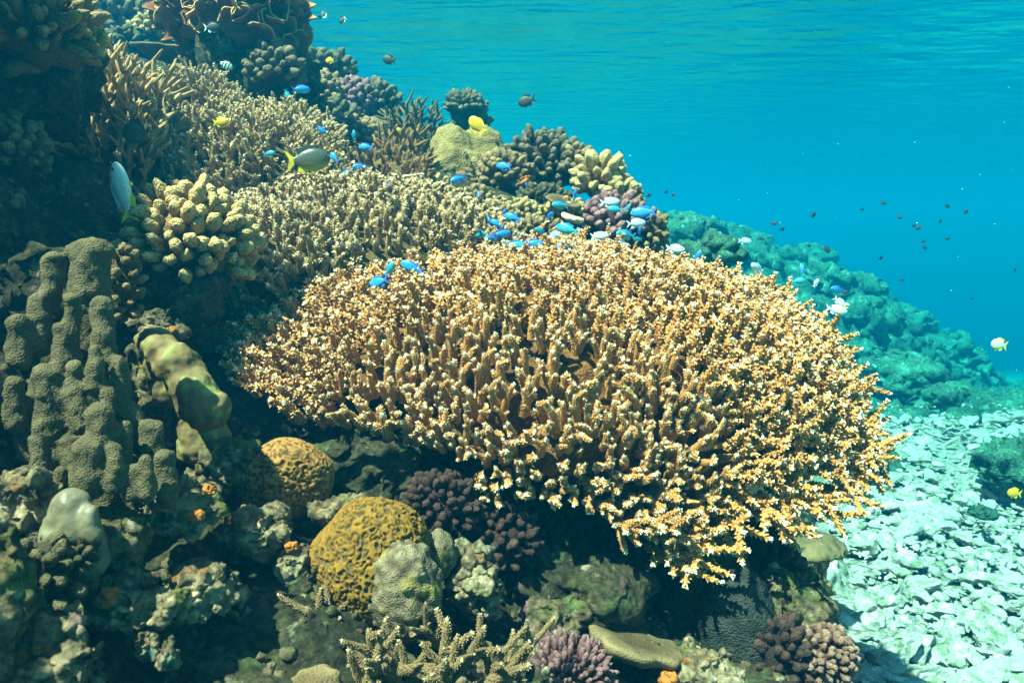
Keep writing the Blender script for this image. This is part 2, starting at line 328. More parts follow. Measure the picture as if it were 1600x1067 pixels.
# ------------------------------------------------------------------ terrain
ROWS = [  # y, [(x, z) ...]  height of the bare reef rock; unseen left wall raised to shade the left side
 (0.3, [(-1.4, 1.0), (-.80, .35), (-.66, -.4), (-.4, -.85), (.3, -1.0), (.6, -1.3), (.9, -1.85), (1.20, -2.5)]),
 (0.8, [(-1.4, 1.0), (-.96, .20), (-.80, -.25), (-.6, -.60), (-.3, -.75), (.1, -.84), (.5, -.93), (.7, -1.25), (.95, -1.85), (1.25, -2.5)]),
 (.95, [(-1.45, .60), (-1.02, .12), (-.88, -.15), (-.7, -.52), (-.4, -.68), (-.05, -.80), (.35, -.87), (.5, -.92), (.69, -1.22), (.95, -1.85), (1.25, -2.5)]),
 (1.1, [(-1.5, .65), (-1.09, .15), (-.96, -.1), (-.8, -.42), (-.5, -.60), (-.2, -.74), (.2, -.82), (.48, -.90), (.60, -1.3), (.78, -1.85), (1.08, -2.5)]),
 (1.25, [(-1.6, 1.1), (-1.18, .95), (-1.05, -.06), (-.85, -.36), (-.55, -.53), (-.25, -.72), (.2, -.83), (.52, -.91), (.64, -1.35), (.80, -1.85), (1.10, -2.5)]),
 (1.4, [(-1.7, 1.6), (-1.32, 1.4), (-1.13, -.02), (-.9, -.30), (-.6, -.46), (-.3, -.70), (.2, -.84), (.55, -.92), (.66, -1.4), (.80, -1.85), (1.10, -2.5)]),
 (1.8, [(-2.0, 1.6), (-1.65, 1.4), (-1.36, .15), (-1.0, -.16), (-.7, -.38), (-.35, -.62), (.2, -.78), (.55, -.90), (.66, -1.4), (.80, -1.85), (1.10, -2.5)]),
 (2.2, [(-2.3, 1.5), (-1.85, 1.1), (-1.5, .28), (-1.1, .02), (-.75, -.14), (-.3, -.32), (.2, -.48), (.55, -.62), (.72, -1.25), (.95, -1.85), (1.25, -2.5)]),
 (2.6, [(-2.4, 1.1), (-1.8, .6), (-1.4, .30), (-1.0, .14), (-.5, .0), (0, -.10), (.4, -.22), (.65, -.6), (.92, -1.3), (1.25, -1.85), (1.55, -2.5)]),
 (3.0, [(-2.4, .9), (-1.6, .50), (-1.0, .30), (-.5, .18), (0, .14), (.4, .05), (.62, -.25), (1.0, -1.1), (1.5, -1.85), (1.80, -2.5)]),
 (3.5, [(-2.6, 1.0), (-1.6, .62), (-1.0, .45), (-.5, .34), (0, .20), (.45, .0), (.85, -.7), (1.7, -1.85), (2.00, -2.5)]),
 (4.4, [(-3.2, 1.1), (-2, .95), (-1.3, .80), (-.85, .58), (-.35, .18), (.4, -.5), (1.2, -1.3), (2.2, -1.85), (2.50, -2.5)]),
 (5.2, [(-3.8, 1.1), (-2, .8), (-1, .3), (0, -.4), (1.0, -.95), (2.0, -1.25), (3.0, -1.85), (3.30, -2.5)]),
 (7.0, [(-5, 1.2), (-2, .7), (0, -.2), (1.2, -.9), (2.2, -1.4), (3.2, -1.95), (4.2, -3.2)]),
 (10., [(-7, 1.6), (-3.4, .9), (0, .1), (1.9, -.25), (2.9, -.65), (3.8, -1.25), (4.9, -2.1), (5.8, -2.75), (7.5, -4.5)]),
 (12., [(-8, 1.5), (-3.4, .8), (0, .15), (2.3, -.12), (3.95, -.40), (5.2, -.85), (6.4, -1.5), (7.4, -2.3), (8.4, -3.2), (10, -5.5)]),
 (15., [(-10, 1.4), (-3, .7), (0, .1), (2.9, -.12), (5.1, -.50), (6.8, -1.15), (8.3, -1.95), (9.8, -3.2), (12, -6.)]),
 (22., [(-14, 1.0), (0, .1), (4.2, -.4), (7.3, -1.2), (9.7, -2.3), (11.5, -4.2), (15, -8.)]),
 (38., [(-24, .8), (0, -.2), (7, -1.0), (12, -3.), (18, -9.)]),
 (66., [(-40, .6), (0, -1.), (12, -4.), (22, -14.)])]
RY = np.array([r[0] for r in ROWS])
def H(x, y):
    x = np.atleast_1d(np.asarray(x, float)); y = np.atleast_1d(np.asarray(y, float))
    Z = np.stack([np.interp(x, [p[0] for p in r], [p[1] for p in r]) for _, r in ROWS])
    k = np.clip(np.searchsorted(RY, y) - 1, 0, len(RY) - 2); t = np.clip((y - RY[k]) / (RY[k + 1] - RY[k]), 0, 1); t = t * t * (3 - 2 * t) * .5 + t * .5
    i = np.arange(len(x)); return Z[k, i] * (1 - t) + Z[k + 1, i] * t

def terrain(name, xs, ys, mat, amps, label):
    X, Y = np.meshgrid(xs, ys, indexing='ij'); V = np.stack([X.ravel(), Y.ravel(), H(X.ravel(), Y.ravel())], 1)
    F = grid_faces(len(xs), len(ys))[:, ::-1]; F = F if normals(V, F)[:, 2].mean() > 0 else F[:, ::-1]
    n = normals(V, F); d = 0
    for a, f, w in amps:
        d = d + a * ((fbm(V * f, 3, 11) if w == 0 else (0.55 - worley(V * f, 5))))
    V = V + n * d[:, None]
    tag(part(name, mesh(name, V, F, mat)), label, kind='structure'); return V, n
nearV, nearN = terrain('reef_rock', np.arange(-2.6, 1.9, .0165), np.arange(.3, 5.0, .0165), M['rock_dark'],
    [(.055, 3.2, 0), (.045, 7.5, 1), (.018, 21, 1), (.011, 46, 0)], 'dark encrusted reef rock sloping down under the corals')
farV, farN = terrain('far_reef', np.concatenate([np.arange(-4, 11, .075), np.arange(11, 40, .5)]), np.concatenate([np.arange(4.9, 17, .075), np.arange(17, 66, .6)]), M['far'],
    [(.18, .8, 0), (.16, 1.8, 1), (.13, 3.6, 1), (.09, 6, 0)], 'hazy far reef slope running down to the sand')

floor_drop = lambda x, y: .19 * np.clip(np.maximum(y - 6.2, x - 6.5), 0, 78)
def seabed():
    u = np.linspace(-1, 1, 200); ax = np.sign(u) * (np.abs(u) * 9 + np.abs(u) ** 5 * 131)
    X, Y = np.meshgrid(ax + 1.5, ax + 4.0, indexing='ij'); V = np.stack([X.ravel(), Y.ravel(), 0 * X.ravel()], 1)
    drop = floor_drop(V[:, 0], V[:, 1])
    V[:, 2] = FLOOR_Z - drop + .05 * fbm(V * .9, 3, 2) + .02 * fbm(V * 5, 2, 3)
    o = part('seabed', mesh('seabed', V, grid_faces(200, 200)[:, ::-1], M['sand'])); tag(o, 'pale sandy seabed strewn with coral rubble', kind='structure'); return o
bed = seabed()

# ------------------------------------------------------------------ generic growth forms
def blob(sub, rad, amps, seed, squash=None, warp=0.25):
    """lumpy closed body; returns V, F, tip(height of relief)"""
    V, F = ico(sub); s0 = seed * 3.7; Q = V + warp * np.stack([fbm(V * 1.7 + s0 + k * 9, 2, seed) for k in range(3)], 1)
    Q = Q * np.asarray(rad); n = normals(Q, F); d = 0
    for a, f, w in amps: d = d + a * (fbm(Q * f + s0, 3, seed) if w == 0 else (0.5 - worley(Q * f + s0, seed)) * 1.6)
    t = np.clip(0.5 + d / (2.2 * sum(a for a, _, _ in amps)), 0, 1)
    return Q + n * d[:, None] if not np.isscalar(d) else Q, F, t

def knob(seed, r=1.0, h=1.6):
    V, F = ico(3); V = V * [r, r, r * h]; V[:, :2] *= (0.82 + 0.22 * np.clip(V[:, 2:] / (r * h), -1, 1)); n = normals(V, F)
    d = .20 * r * fbm(V / r * 1.3 + seed * 5, 2, seed) + .26 * r * (0.5 - worley(V / r * 4.0 + seed, seed))
    V = V + n * d[:, None]; return V, F, np.clip(0.5 + 0.5 * V[:, 2] / (r * h), 0, 1)
KN = [knob(s) for s in range(8)]
_knobs = {}
def knob_mesh(k, mat):
    key = (k, mat)
    if key not in _knobs: _knobs[key] = mesh('knob', KN[k][0], KN[k][1], M[mat + '_k'], KN[k][2])
    return _knobs[key]

def sphere_pts(n, seed=0, zmin=-1.0):
    i = np.arange(n) + .5; z = 1 - i / n * (1 - zmin); a = i * 2.399963 + seed; r = np.sqrt(np.clip(1 - z * z, 0, 1))
    return np.stack([r * np.cos(a), r * np.sin(a), z], 1)

def cauliflower(name, label, c, rad, n, kr, mat, seed=0, zmin=-.25, cat='coral', group=None, h=1.0, upw=.25):
    """rounded head of stubby knobs on a hidden core"""
    t = thing(name, label, cat, c, group); g = np.random.default_rng(seed + 90); rad = np.asarray(rad, float)
    V, F, T = blob(3, rad * .8, [(.12 * rad.min(), 3 / rad.min() * .4, 0)], seed); part('core', mesh('core', V, F, M[mat], T * .15), t)
    for p in sphere_pts(n, seed, zmin):
        p = p + g.normal(0, .06, 3); p /= np.linalg.norm(p); s = kr * g.uniform(.75, 1.25); d = Vector(p / rad).normalized() + Vector((0, 0, upw))
        part('knob', knob_mesh(int(g.integers(8)), mat), t, Vector(p * rad * g.uniform(.88, 1.04)), qdir(d.normalized(), g.uniform(0, 6.28)), (s, s * g.uniform(.8, 1.2), s * h * g.uniform(.8, 1.3)))
    return t

def variants(key, n, res, **kw):
    return [finger(1000 + 37 * len(key) + 7 * k + sum(map(ord, key)), **{a: (b(k) if callable(b) else b) for a, b in kw.items()}, **res) for k in range(n)]
HI, LO = dict(seg=14, rings=22), dict(seg=9, rings=13)
def meshes(vs_, mat, name='branch'): return [mesh(name, v, f, M[mat], t) for v, f, t in vs_]

def dome_pts(c, rad, spacing, seed, zmin=0.0, keep=None, e=1.0):
    """jittered points over the upper part of an ellipsoid, about `spacing` apart"""
    g = np.random.default_rng(seed); rad = np.asarray(rad, float)
    p_ = 1.6; area = 4 * np.pi * (((rad[0] * rad[1]) ** p_ + (rad[0] * rad[2]) ** p_ + (rad[1] * rad[2]) ** p_) / 3) ** (1 / p_)
    n = int(area / spacing ** 2 * 3); S = g.normal(size=(n, 3)); S /= np.linalg.norm(S, axis=1, keepdims=True)
    S = S[S[:, 2] > zmin]; S = np.sign(S) * np.abs(S) ** e; Q = S * rad; nn = np.sign(S) * np.abs(S) ** (2 / e - 1) / rad; nn /= np.linalg.norm(nn, axis=1, keepdims=True)
    W = Q + np.array(c)
    if keep is not None: k = keep(W); W, nn = W[k], nn[k]
    sel = []; cell = {}; s2 = (spacing * .86) ** 2
    for i, w in enumerate(W):                                    # dart throwing on a hash grid
        k = tuple(np.floor(w / spacing).astype(int)); ok = True
        for a in (-1, 0, 1):
            for b in (-1, 0, 1):
                for e in (-1, 0, 1):
                    for j in cell.get((k[0] + a, k[1] + b, k[2] + e), ()):
                        if ((W[j] - w) ** 2).sum() < s2: ok = False
        if ok: sel.append(i); cell.setdefault(k, []).append(i)
    return W[sel], nn[sel]

def dome_colony(name, label, c, rad, spacing, hi, lo, mat, seed, L, upw=.5, zmin=0.0, cap=120, jit=.14, cat='coral', lean=(0, 0, 0), scale=(.8, 1.2), core='soft', keep=None, group=None):
    t = thing(name, label, cat, c, group); g = np.random.default_rng(seed); c = np.array(c); rad = np.asarray(rad, float)
    V, F, T = blob(4, np.maximum(rad - L * .8, rad * .45), [(.02, 9, 0), (.012, 25, 0)], seed, warp=.04); V[:, 2] = np.maximum(V[:, 2], -rad[2] * .8); part('core', mesh('core', V, F, M[core], T), t)
    W, N = dome_pts(c, rad, spacing, seed, zmin, keep); him = meshes(hi, mat); s = Soup()
    view = -W / np.linalg.norm(W, axis=1, keepdims=True); rank = np.argsort(np.linalg.norm(W, axis=1) - 3.0 * np.clip((N * view).sum(1) + .35, 0, .4))
    top = set(rank[:cap].tolist())
    for i in range(len(W)):
        d = N[i] + np.array([0, 0, upw]) + np.array(lean) + g.normal(0, jit, 3); d /= np.linalg.norm(d); sc = g.uniform(*scale)
        q = qdir(d, g.uniform(0, 6.28)); base = Vector(W[i] - d * L * sc - c); k = int(g.integers(len(hi)))
        if i in top: part('branch', him[k], t, base, q, sc)
        else:
            v, f, tt = lo[k]; s.add(v @ np.array(q.to_matrix()).T * sc + np.array(base), f, tt)
    if s.n: part('small_branches', s.mesh('small_branches', M[mat]), t, kind='stuff')
    return t

def union(parts_, voxel, smooth=6):
    """one organic skin round many ellipsoids/capsules: (p0, p1, r0, r1)"""
    s = Soup()
    for p0, p1, r0, r1 in parts_:
        p0, p1 = np.array(p0), np.array(p1); V, F = ico(3); ax = p1 - p0; l = np.linalg.norm(ax); ax = ax / l if l > 1e-6 else np.array([0, 0, 1.])
        h = V @ ax; s.add(np.where(h[:, None] > 0, p1 + V * r1, p0 + V * r0), F)
    me = s.mesh('tmp', None); o = bpy.data.objects.new('tmp', me); col.objects.link(o)
    m = o.modifiers.new('r', 'REMESH'); m.mode = 'VOXEL'; m.voxel_size = voxel
    m2 = o.modifiers.new('s', 'SMOOTH'); m2.iterations = smooth; m2.factor = .5
    dg = bpy.context.evaluated_depsgraph_get(); ev = o.evaluated_get(dg); em = ev.to_mesh()
    V = np.empty(len(em.vertices) * 3, np.float32); em.vertices.foreach_get("co", V); V = V.reshape(-1, 3).astype(float)
    nl = len(em.loops); lv = np.empty(nl, np.int32); em.loops.foreach_get("vertex_index", lv); F = lv.reshape(-1, 4).astype(np.int64)
    ev.to_mesh_clear(); bpy.data.objects.remove(o); bpy.data.meshes.remove(me); return V, F

def rock(name, label, c, rad, mat, seed, sub=5, cat='rock', rough=1.0, group=None):
    r = min(rad); V, F, T = blob(sub, rad, [(.30 * r * rough, .9 / r, 0), (.22 * r * rough, 2.4 / r, 1), (.09 * r * rough, 6 / r, 1), (.04 * r * rough, 13 / r, 0)], seed)
    return tag(part(name, mesh(name, V, F, M[mat], T), None, c), label, cat, group)
# ------------------------------------------------------------------ massive corals (one skin each)
def lobed(name, label, caps, voxel, mat, seed, amps, origin, cat='coral', smooth=6, thin=1.0):
    o = np.array(origin); caps = [(a_, b_, c_, d_, r_ * thin, q_ * thin, e_) for a_, b_, c_, d_, r_, q_, e_ in caps]; V, F = union([(np.array(P(x0, y0, d)) - o, np.array(P(x1, y1, d)) - o, r * d / FPX, r1 * d / FPX) for x0, y0, x1, y1, r, r1, d in caps], voxel, smooth)
    n = normals(V, F); d = 0
    for a, f, w in amps: d = d + a * (fbm(V * f + seed, 3, seed) if w == 0 else (0.5 - worley(V * f + seed, seed)) * 1.6)
    T = np.clip(.55 + d / (2.5 * sum(a for a, _, _ in amps)), 0, 1)
    return tag(part(name, mesh(name, V + n * d[:, None], F, M[mat], T), None, origin), label, cat)

lobed('column_coral', 'olive green coral of upright columns and rounded lobes at the left edge',
  [(140, 398, 140, 540, 32, 36, 1.15), (122, 392, 158, 392, 21, 21, 1.15), (84, 408, 78, 480, 17, 20, 1.14), (60, 476, 64, 540, 19, 22, 1.12), (26, 508, 30, 560, 22, 20, 1.09), (112, 470, 108, 560, 14, 18, 1.09),
   (158, 478, 166, 560, 18, 24, 1.10), (100, 520, 95, 600, 20, 24, 1.08), (148, 548, 150, 600, 11, 18, 1.06), (186, 566, 190, 640, 15, 22, 1.09), (74, 592, 80, 670, 27, 27, 1.05),
   (112, 620, 128, 665, 18, 20, 1.05), (156, 650, 158, 692, 25, 22, 1.03), (192, 668, 192, 720, 13, 18, 1.05), (234, 672, 240, 740, 21, 24, 1.09), (138, 706, 142, 760, 29, 26, 1.02), (42, 632, 50, 710, 22, 24, 1.08),
   (180, 702, 178, 760, 14, 15, 1.02), (95, 736, 95, 790, 13, 16, 1.02), (228, 720, 230, 770, 12, 14, 1.03), (258, 716, 262, 780, 17, 20, 1.07), (206, 640, 214, 700, 16, 22, 1.1),
   (130, 600, 150, 790, 30, 56, 1.24), (70, 600, 90, 760, 26, 42, 1.23), (220, 700, 235, 800, 34, 46, 1.2),
   (60, 690, 66, 740, 18, 20, 1.04), (20, 600, 24, 660, 16, 20, 1.05), (210, 735, 206, 770, 13, 16, 1.03), (118, 575, 120, 610, 13, 16, 1.06), (170, 610, 172, 640, 12, 14, 1.06)],
  .0040, 'olive', 3, [(.004, 24, 1), (.003, 50, 0), (.0012, 150, 0)], P(140, 600, 1.12), smooth=3, thin=.86)
lobed('slab_coral', 'smooth olive brown slab of coral leaning under the orange coral, left side',
  [(250, 545, 275, 570, 26, 30, 1.34), (275, 570, 300, 610, 34, 34, 1.33), (300, 610, 325, 638, 36, 37, 1.31), (325, 640, 330, 640, 36, 34, 1.30), (245, 540, 260, 600, 30, 40, 1.40), (300, 640, 320, 690, 30, 40, 1.42)],
  .004, 'smooth_olive', 5, [(.006, 22, 0), (.002, 70, 0)], P(300, 610, 1.33), smooth=12)
lobed('lobed_coral', 'yellowish lobed boulder coral on the ridge behind the blue fish',
  [(708, 232, 708, 262, 34, 42, 3.25), (752, 234, 756, 275, 34, 46, 3.3), (700, 262, 705, 290, 34, 40, 3.12), (735, 270, 735, 300, 36, 40, 3.25), (770, 262, 775, 300, 26, 36, 3.25)],
  .011, 'porites', 7, [(.012, 9, 0), (.010, 30, 1)], P(728, 262, 3.25))
lobed('tan_boulder_coral', 'dull tan rounded coral lobes behind the short brown staghorn on the ridge',
  [(588, 205, 590, 235, 22, 30, 3.9), (615, 200, 620, 230, 20, 26, 3.95), (640, 208, 640, 236, 16, 22, 3.9)], .012, 'pocil_b', 9, [(.012, 8, 0)], P(612, 215, 3.9))
lobed('slick_coral', 'smooth grey rounded coral with wet highlights, lower left',
  [(112, 788, 112, 830, 26, 36, .98), (140, 800, 145, 835, 14, 18, .97), (80, 830, 82, 845, 15, 20, .97), (110, 830, 120, 870, 40, 44, 1.0)], .004, 'slick', 11, [(.005, 25, 0)], P(110, 815, .98), smooth=10)

def ball(name, label, c, rad, mat, sub, fn, seed, cat='coral', base=.35):
    """round coral head with a relief function fn(V)->(height, tip)"""
    V, F = ico(sub); V = V * np.asarray(rad); V = V + .12 * min(rad) * np.stack([fbm(V / min(rad) * .9 + seed + 5 * k, 2, seed) for k in range(3)], 1)
    n = normals(V, F); h, T = fn(V); return tag(part(name, mesh(name, V + n * h[:, None], F, M[mat], T), None, c), label, cat)
def maze(freq, amp, k=2.6, seed=0):
    def f(V):
        Q = V * freq; Q = Q + .35 * np.stack([vnoise(Q * 1.3 + 11 * i, seed + i) for i in range(3)], 1)
        w = np.cos(2 * np.pi * k * .5 * vnoise(Q, seed + 9) + .8 * vnoise(Q * .5, 3)); r = np.clip(.60 + .62 * w, 0, 1); r = r ** .7
        fine = .10 * vnoise(V * 420, 2); return amp * (r - .5) + amp * fine, np.clip(r + fine, 0, 1)
    return f
def cells(freq, amp, seed=0):
    def f(V):
        w = worley(V * freq + .15 * np.stack([vnoise(V * freq * .6 + i, i) for i in range(3)], 1), seed); return amp * (.5 - w) * 1.6 , np.clip(1.15 - w * 1.3, 0, 1)
    return f
ball('maze_brain_coral', 'mustard yellow brain coral with winding ridges, bottom centre-left', P(585, 885, 1.33), (.112, .10, .125), 'maze', 7, maze(92, .0062, 2.2), 4)
ball('lumpy_coral', 'grey lumpy coral head in front of the mustard brain coral', P(632, 922, 1.255), (.064, .058, .083), 'grey_lump', 5, cells(62, .0075, 3), 6)
ball('brown_brain_coral', 'brown finely grooved brain coral dome under the orange coral, left', P(442, 748, 1.45), (.092, .085, .085), 'brownbrain', 6, maze(125, .0045, 2.0, 3), 8)
ball('lumpy_coral', 'small brown-grey lump right of the grey lumpy coral head', P(686, 868, 1.36), (.030, .03, .05), 'grey_lump', 4, cells(90, .004, 5), 9)
ball('stalk_coral', 'dark olive coral pillar hanging under the front right of the orange coral', P(1110, 905, 1.72), (.085, .09, .16), 'soft', 5, cells(40, .008, 5), 13)
ball('crust_coral', 'dark blue-grey netted coral mound at the reef foot, bottom right of centre', P(1150, 1000, 1.62), (.10, .09, .17), 'blue_crust', 5, cells(42, .006, 7), 14)
ball('crust_coral', 'small dark blue coral mound in the hollow beside the tan plate', P(1050, 985, 1.70), (.06, .06, .07), 'blue_crust', 4, cells(60, .004, 8), 15)

# ------------------------------------------------------------------ the big orange table of branching coral
CA, RA, EA = np.array([.03, 2.15, -.65]), np.array([.96, .72, .60]), .82
zrim = lambda W: -1.466 - .093 * W[:, 0] + .573 * W[:, 1]
RIMX = [340, 400, 500, 600, 700, 780, 860, 930, 1060, 1180, 1310, 1400]; RIMY = [530, 632, 645, 655, 705, 800, 790, 805, 880, 820, 775, 690]
def main_coral():
    t = thing('table_coral', 'huge orange-brown branching coral with pale tips filling the centre', 'coral', CA)
    V, F = ico(6); V = np.sign(V) * np.abs(V) ** EA * (RA - .085) + CA; V = V + normals(V - CA, F) * (.022 * fbm(V * 9, 3, 1) + .012 * fbm(V * 30, 2, 2))[:, None]
    q = ((V[:, :2] - CA[:2]) / (RA[:2] - .07)); zt = CA[2] + (RA[2] - .1) * np.clip(1 - (np.abs(q) ** (2 / EA)).sum(1), 0, 1) ** (EA / 2) - .02; v_ = (533.5 - (np.interp(800 + FPX * V[:, 0] / V[:, 1], RIMX, RIMY) - 45)) / FPX; c, s_ = math.cos(PITCH), math.sin(PITCH); zp = V[:, 1] * (v_ * c - s_) / (c + v_ * s_)
    zlow = np.where(V[:, 1] < CA[1], np.maximum(zrim(V) + .035, zp), zrim(V) + .035); V[:, 2] = np.maximum(V[:, 2], np.minimum(zlow + .02 * fbm(V * 7, 2, 5), zt)); bad = (zlow > zt - .005) & (V[:, 2] < zlow); F = F[~bad[F].any(1)]; part('core', mesh('core', V - CA, F, M['acro_base'], np.clip(.5 + .5 * fbm(V * 20, 2, 3), 0, 1)), t)
    c, s_ = math.cos(PITCH), math.sin(PITCH)
    def keep(W):
        dep = W[:, 1] * c - W[:, 2] * s_; py = 533.5 - FPX * (W[:, 1] * s_ + W[:, 2] * c) / dep; px = 800 + FPX * W[:, 0] / dep
        rim = np.interp(px, RIMX, RIMY) + 16 * vnoise(np.stack([px / 45, 0 * px, 0 * px], 1), 4)
        front = W[:, 1] < CA[1] + .05
        return np.where(front, (py < rim) & (W[:, 2] > zrim(W) - .16), W[:, 2] > zrim(W))
    W, N = dome_pts(CA, RA, .0262, 21, -.4, keep, EA); g = np.random.default_rng(5)
    kw = dict(L=lambda k: .076 + .004 * (k % 5), r=lambda k: .0096 + .0007 * (k % 4), nside=lambda k: 2 + k % 4, side=.26, lo=.18, taper=.42, bump=.08, white=.17, spread=.75, pale=.20)
    hi, lo = variants('main', 14, dict(seg=12, rings=18, cor=.0023), **kw), variants('main', 14, dict(seg=7, rings=7, cor=.0042), **kw)
    lb = variants('main', 14, dict(seg=6, rings=6), **kw)
    kr = dict(L=lambda k: .13 + .008 * (k % 3), r=lambda k: .0100, nside=lambda k: 5 + k % 3, side=.40, lo=.28, taper=.68, bump=.1, white=.15, spread=.95, curve=.08)
    hr, lr = variants('rim', 9, dict(seg=12, rings=20, cor=.0026), **kr), variants('rim', 9, dict(seg=7, rings=9, cor=.0042), **kr)
    him, hrm = meshes(hi, 'acro'), meshes(hr, 'acro'); soup = Soup()
    hgt = np.clip((W[:, 2] - zrim(W)) / .26, 0, 1); vis = (N * -W).sum(1) / np.linalg.norm(W, axis=1)
    rank = np.argsort(np.linalg.norm(W, axis=1) - 1.5 * np.clip(vis, 0, .3)); top = set(rank[:300].tolist())
    gap = fbm(W * 6.5, 2, 61); swell = .020 * fbm(W * 4.2, 2, 62)
    for i in range(len(W)):
        h = hgt[i]; rim = h < .22; out = W[i] - CA; out[2] = 0; out /= np.linalg.norm(out) + 1e-6
        d = N[i] * 1.0 + np.array([0, 0, .75]) * h + out * .45 * (1 - h) + np.array([0, 0, -.18]) * (1 - h) + g.normal(0, .15, 3); d /= np.linalg.norm(d)
        if (rim and g.random() < .35) or gap[i] < -.78: continue
        sc = g.uniform(.72, 1.2); q = qdir(d, g.uniform(0, 6.28)); k = int(g.integers(9 if rim else 14)); LL = (.125 if rim else .082) * sc
        base = Vector(W[i] - d * LL * (.85 if rim else 1) + N[i] * (g.normal(0, .008) + swell[i]) - CA)
        if i in top: part('branch', (hrm if rim else him)[k], t, base, q, sc)
        else:
            v, f, tt = (lr if rim else (lo if vis[i] > -.15 else lb))[k]; soup.add(v @ np.array(q.to_matrix()).T * sc + np.array(base), f, tt)
    part('small_branches', soup.mesh('small_branches', M['acro']), t, kind='stuff')
    # hidden rock neck that carries the table
    return t
main_coral()
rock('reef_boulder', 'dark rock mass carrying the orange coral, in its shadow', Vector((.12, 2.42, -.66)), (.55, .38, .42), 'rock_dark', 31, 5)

# ------------------------------------------------------------------ branching colonies on the upper slope
kg = dict(L=lambda k: .085 + .006 * (k % 4), r=lambda k: .0092, nside=lambda k: 2 + k % 3, side=.28, lo=.25, taper=.62, bump=.1, white=.2)
VG_H, VG_L = variants('grey', 10, dict(seg=10, rings=14, cor=.003), **kg), variants('grey', 10, dict(seg=6, rings=7, cor=.0068), **kg)
ks = dict(L=lambda k: .15 + .012 * (k % 4), r=lambda k: .0120, nside=lambda k: 4 + k % 4, side=.36, lo=.25, taper=.62, bump=.06, white=.12, spread=.75, pale=.15)
VS_H, VS_L = variants('stag', 10, dict(seg=10, rings=18), **ks), variants('stag', 10, dict(seg=8, rings=12), **ks)
kb = dict(L=lambda k: .15 + .015 * (k % 3), r=lambda k: .0128, nside=lambda k: 3 + k % 3, side=.45, lo=.2, taper=.5, bump=.22, white=.12, spread=1.0)
VB_H = variants('low', 9, dict(seg=12, rings=20, cor=.0028), **kb)
kt = dict(L=lambda k: .105 + .01 * (k % 4), r=lambda k: .0092, nside=lambda k: 4 + k % 3, side=.32, lo=.25, taper=.62, bump=.08, white=.18, spread=.7, pale=.2)
VT_H, VT_L = variants('short', 10, dict(seg=10, rings=14, cor=.0032), **kt), variants('short', 10, dict(seg=6, rings=7, cor=.0070), **kt)
notA = lambda W: ~(((np.abs((W - CA) / (RA + .04)) ** (2 / EA)).sum(1) < 1) & (W[:, 2] > zrim(W) - .02))
dome_colony('finger_coral', 'grey-brown field of short finger coral between the orange coral and the ridge', Vector((-.52, 2.50, -.16)), (.60, .56, .33), .031, VG_H, VG_L, 'acro_grey', 41, .09, .9, -.25, 300, keep=notA)
dome_colony('finger_coral', 'grey-brown finger coral patch sloping right behind the orange coral', Vector((-.12, 2.82, -.20)), (.42, .36, .30), .040, VG_H, VG_L, 'acro_grey', 42, .09, .9, 0, 120, keep=notA)
dome_colony('staghorn_coral', 'tan staghorn thicket with long fingers left of the yellow-bellied fish', P(385, 300, 2.62), (.36, .34, .30), .039, VT_H, VT_L, 'stag', 43, .11, .7, -.1, 160)
dome_colony('staghorn_coral', 'tan staghorn fan standing tallest at the upper left, leaning right', P(190, 230, 2.35), (.20, .22, .28), .042, VS_H, VS_L, 'stag', 44, .15, .9, -.1, 120, lean=(-.12, 0, .2))
dome_colony('staghorn_coral', 'round tan staghorn dome below the brown leaf coral', P(312, 205, 2.95), (.23, .22, .24), .038, VT_H, VT_L, 'stag', 45, .11, .6, 0, 100)
dome_colony('staghorn_coral', 'tan staghorn clump right of the round staghorn dome, by small blue fish', P(452, 250, 2.9), (.24, .22, .22), .037, VT_H, VT_L, 'stag', 46, .11, .7, 0, 120)
dome_colony('staghorn_coral', 'short brown staghorn with thick upright fingers at mid ridge', P(625, 282, 3.05), (.15, .14, .20), .050, VS_H, VS_L, 'stag_brown', 47, .15, .8, 0, 70, scale=(.9, 1.3))
dome_colony('staghorn_coral', 'thin olive staghorn bush behind the short brown staghorn', P(648, 220, 3.8), (.18, .16, .20), .062, VS_H, VS_L, 'stag_olive', 48, .15, .9, 0, 70, scale=(.8, 1.1))
dome_colony('staghorn_coral', 'low brown branching coral in front of the short brown staghorn', P(585, 275, 2.85), (.24, .16, .12), .046, VG_H, VG_L, 'stag_brown', 49, .09, .8, 0, 90)
dome_colony('finger_coral', 'grey-brown finger coral fringe stepping down to the left end of the orange coral', P(455, 440, 2.12), (.27, .28, .23), .034, VG_H, VG_L, 'acro_grey', 50, .09, .6, -.2, 140, lean=(-.15, -.15, 0), keep=notA)

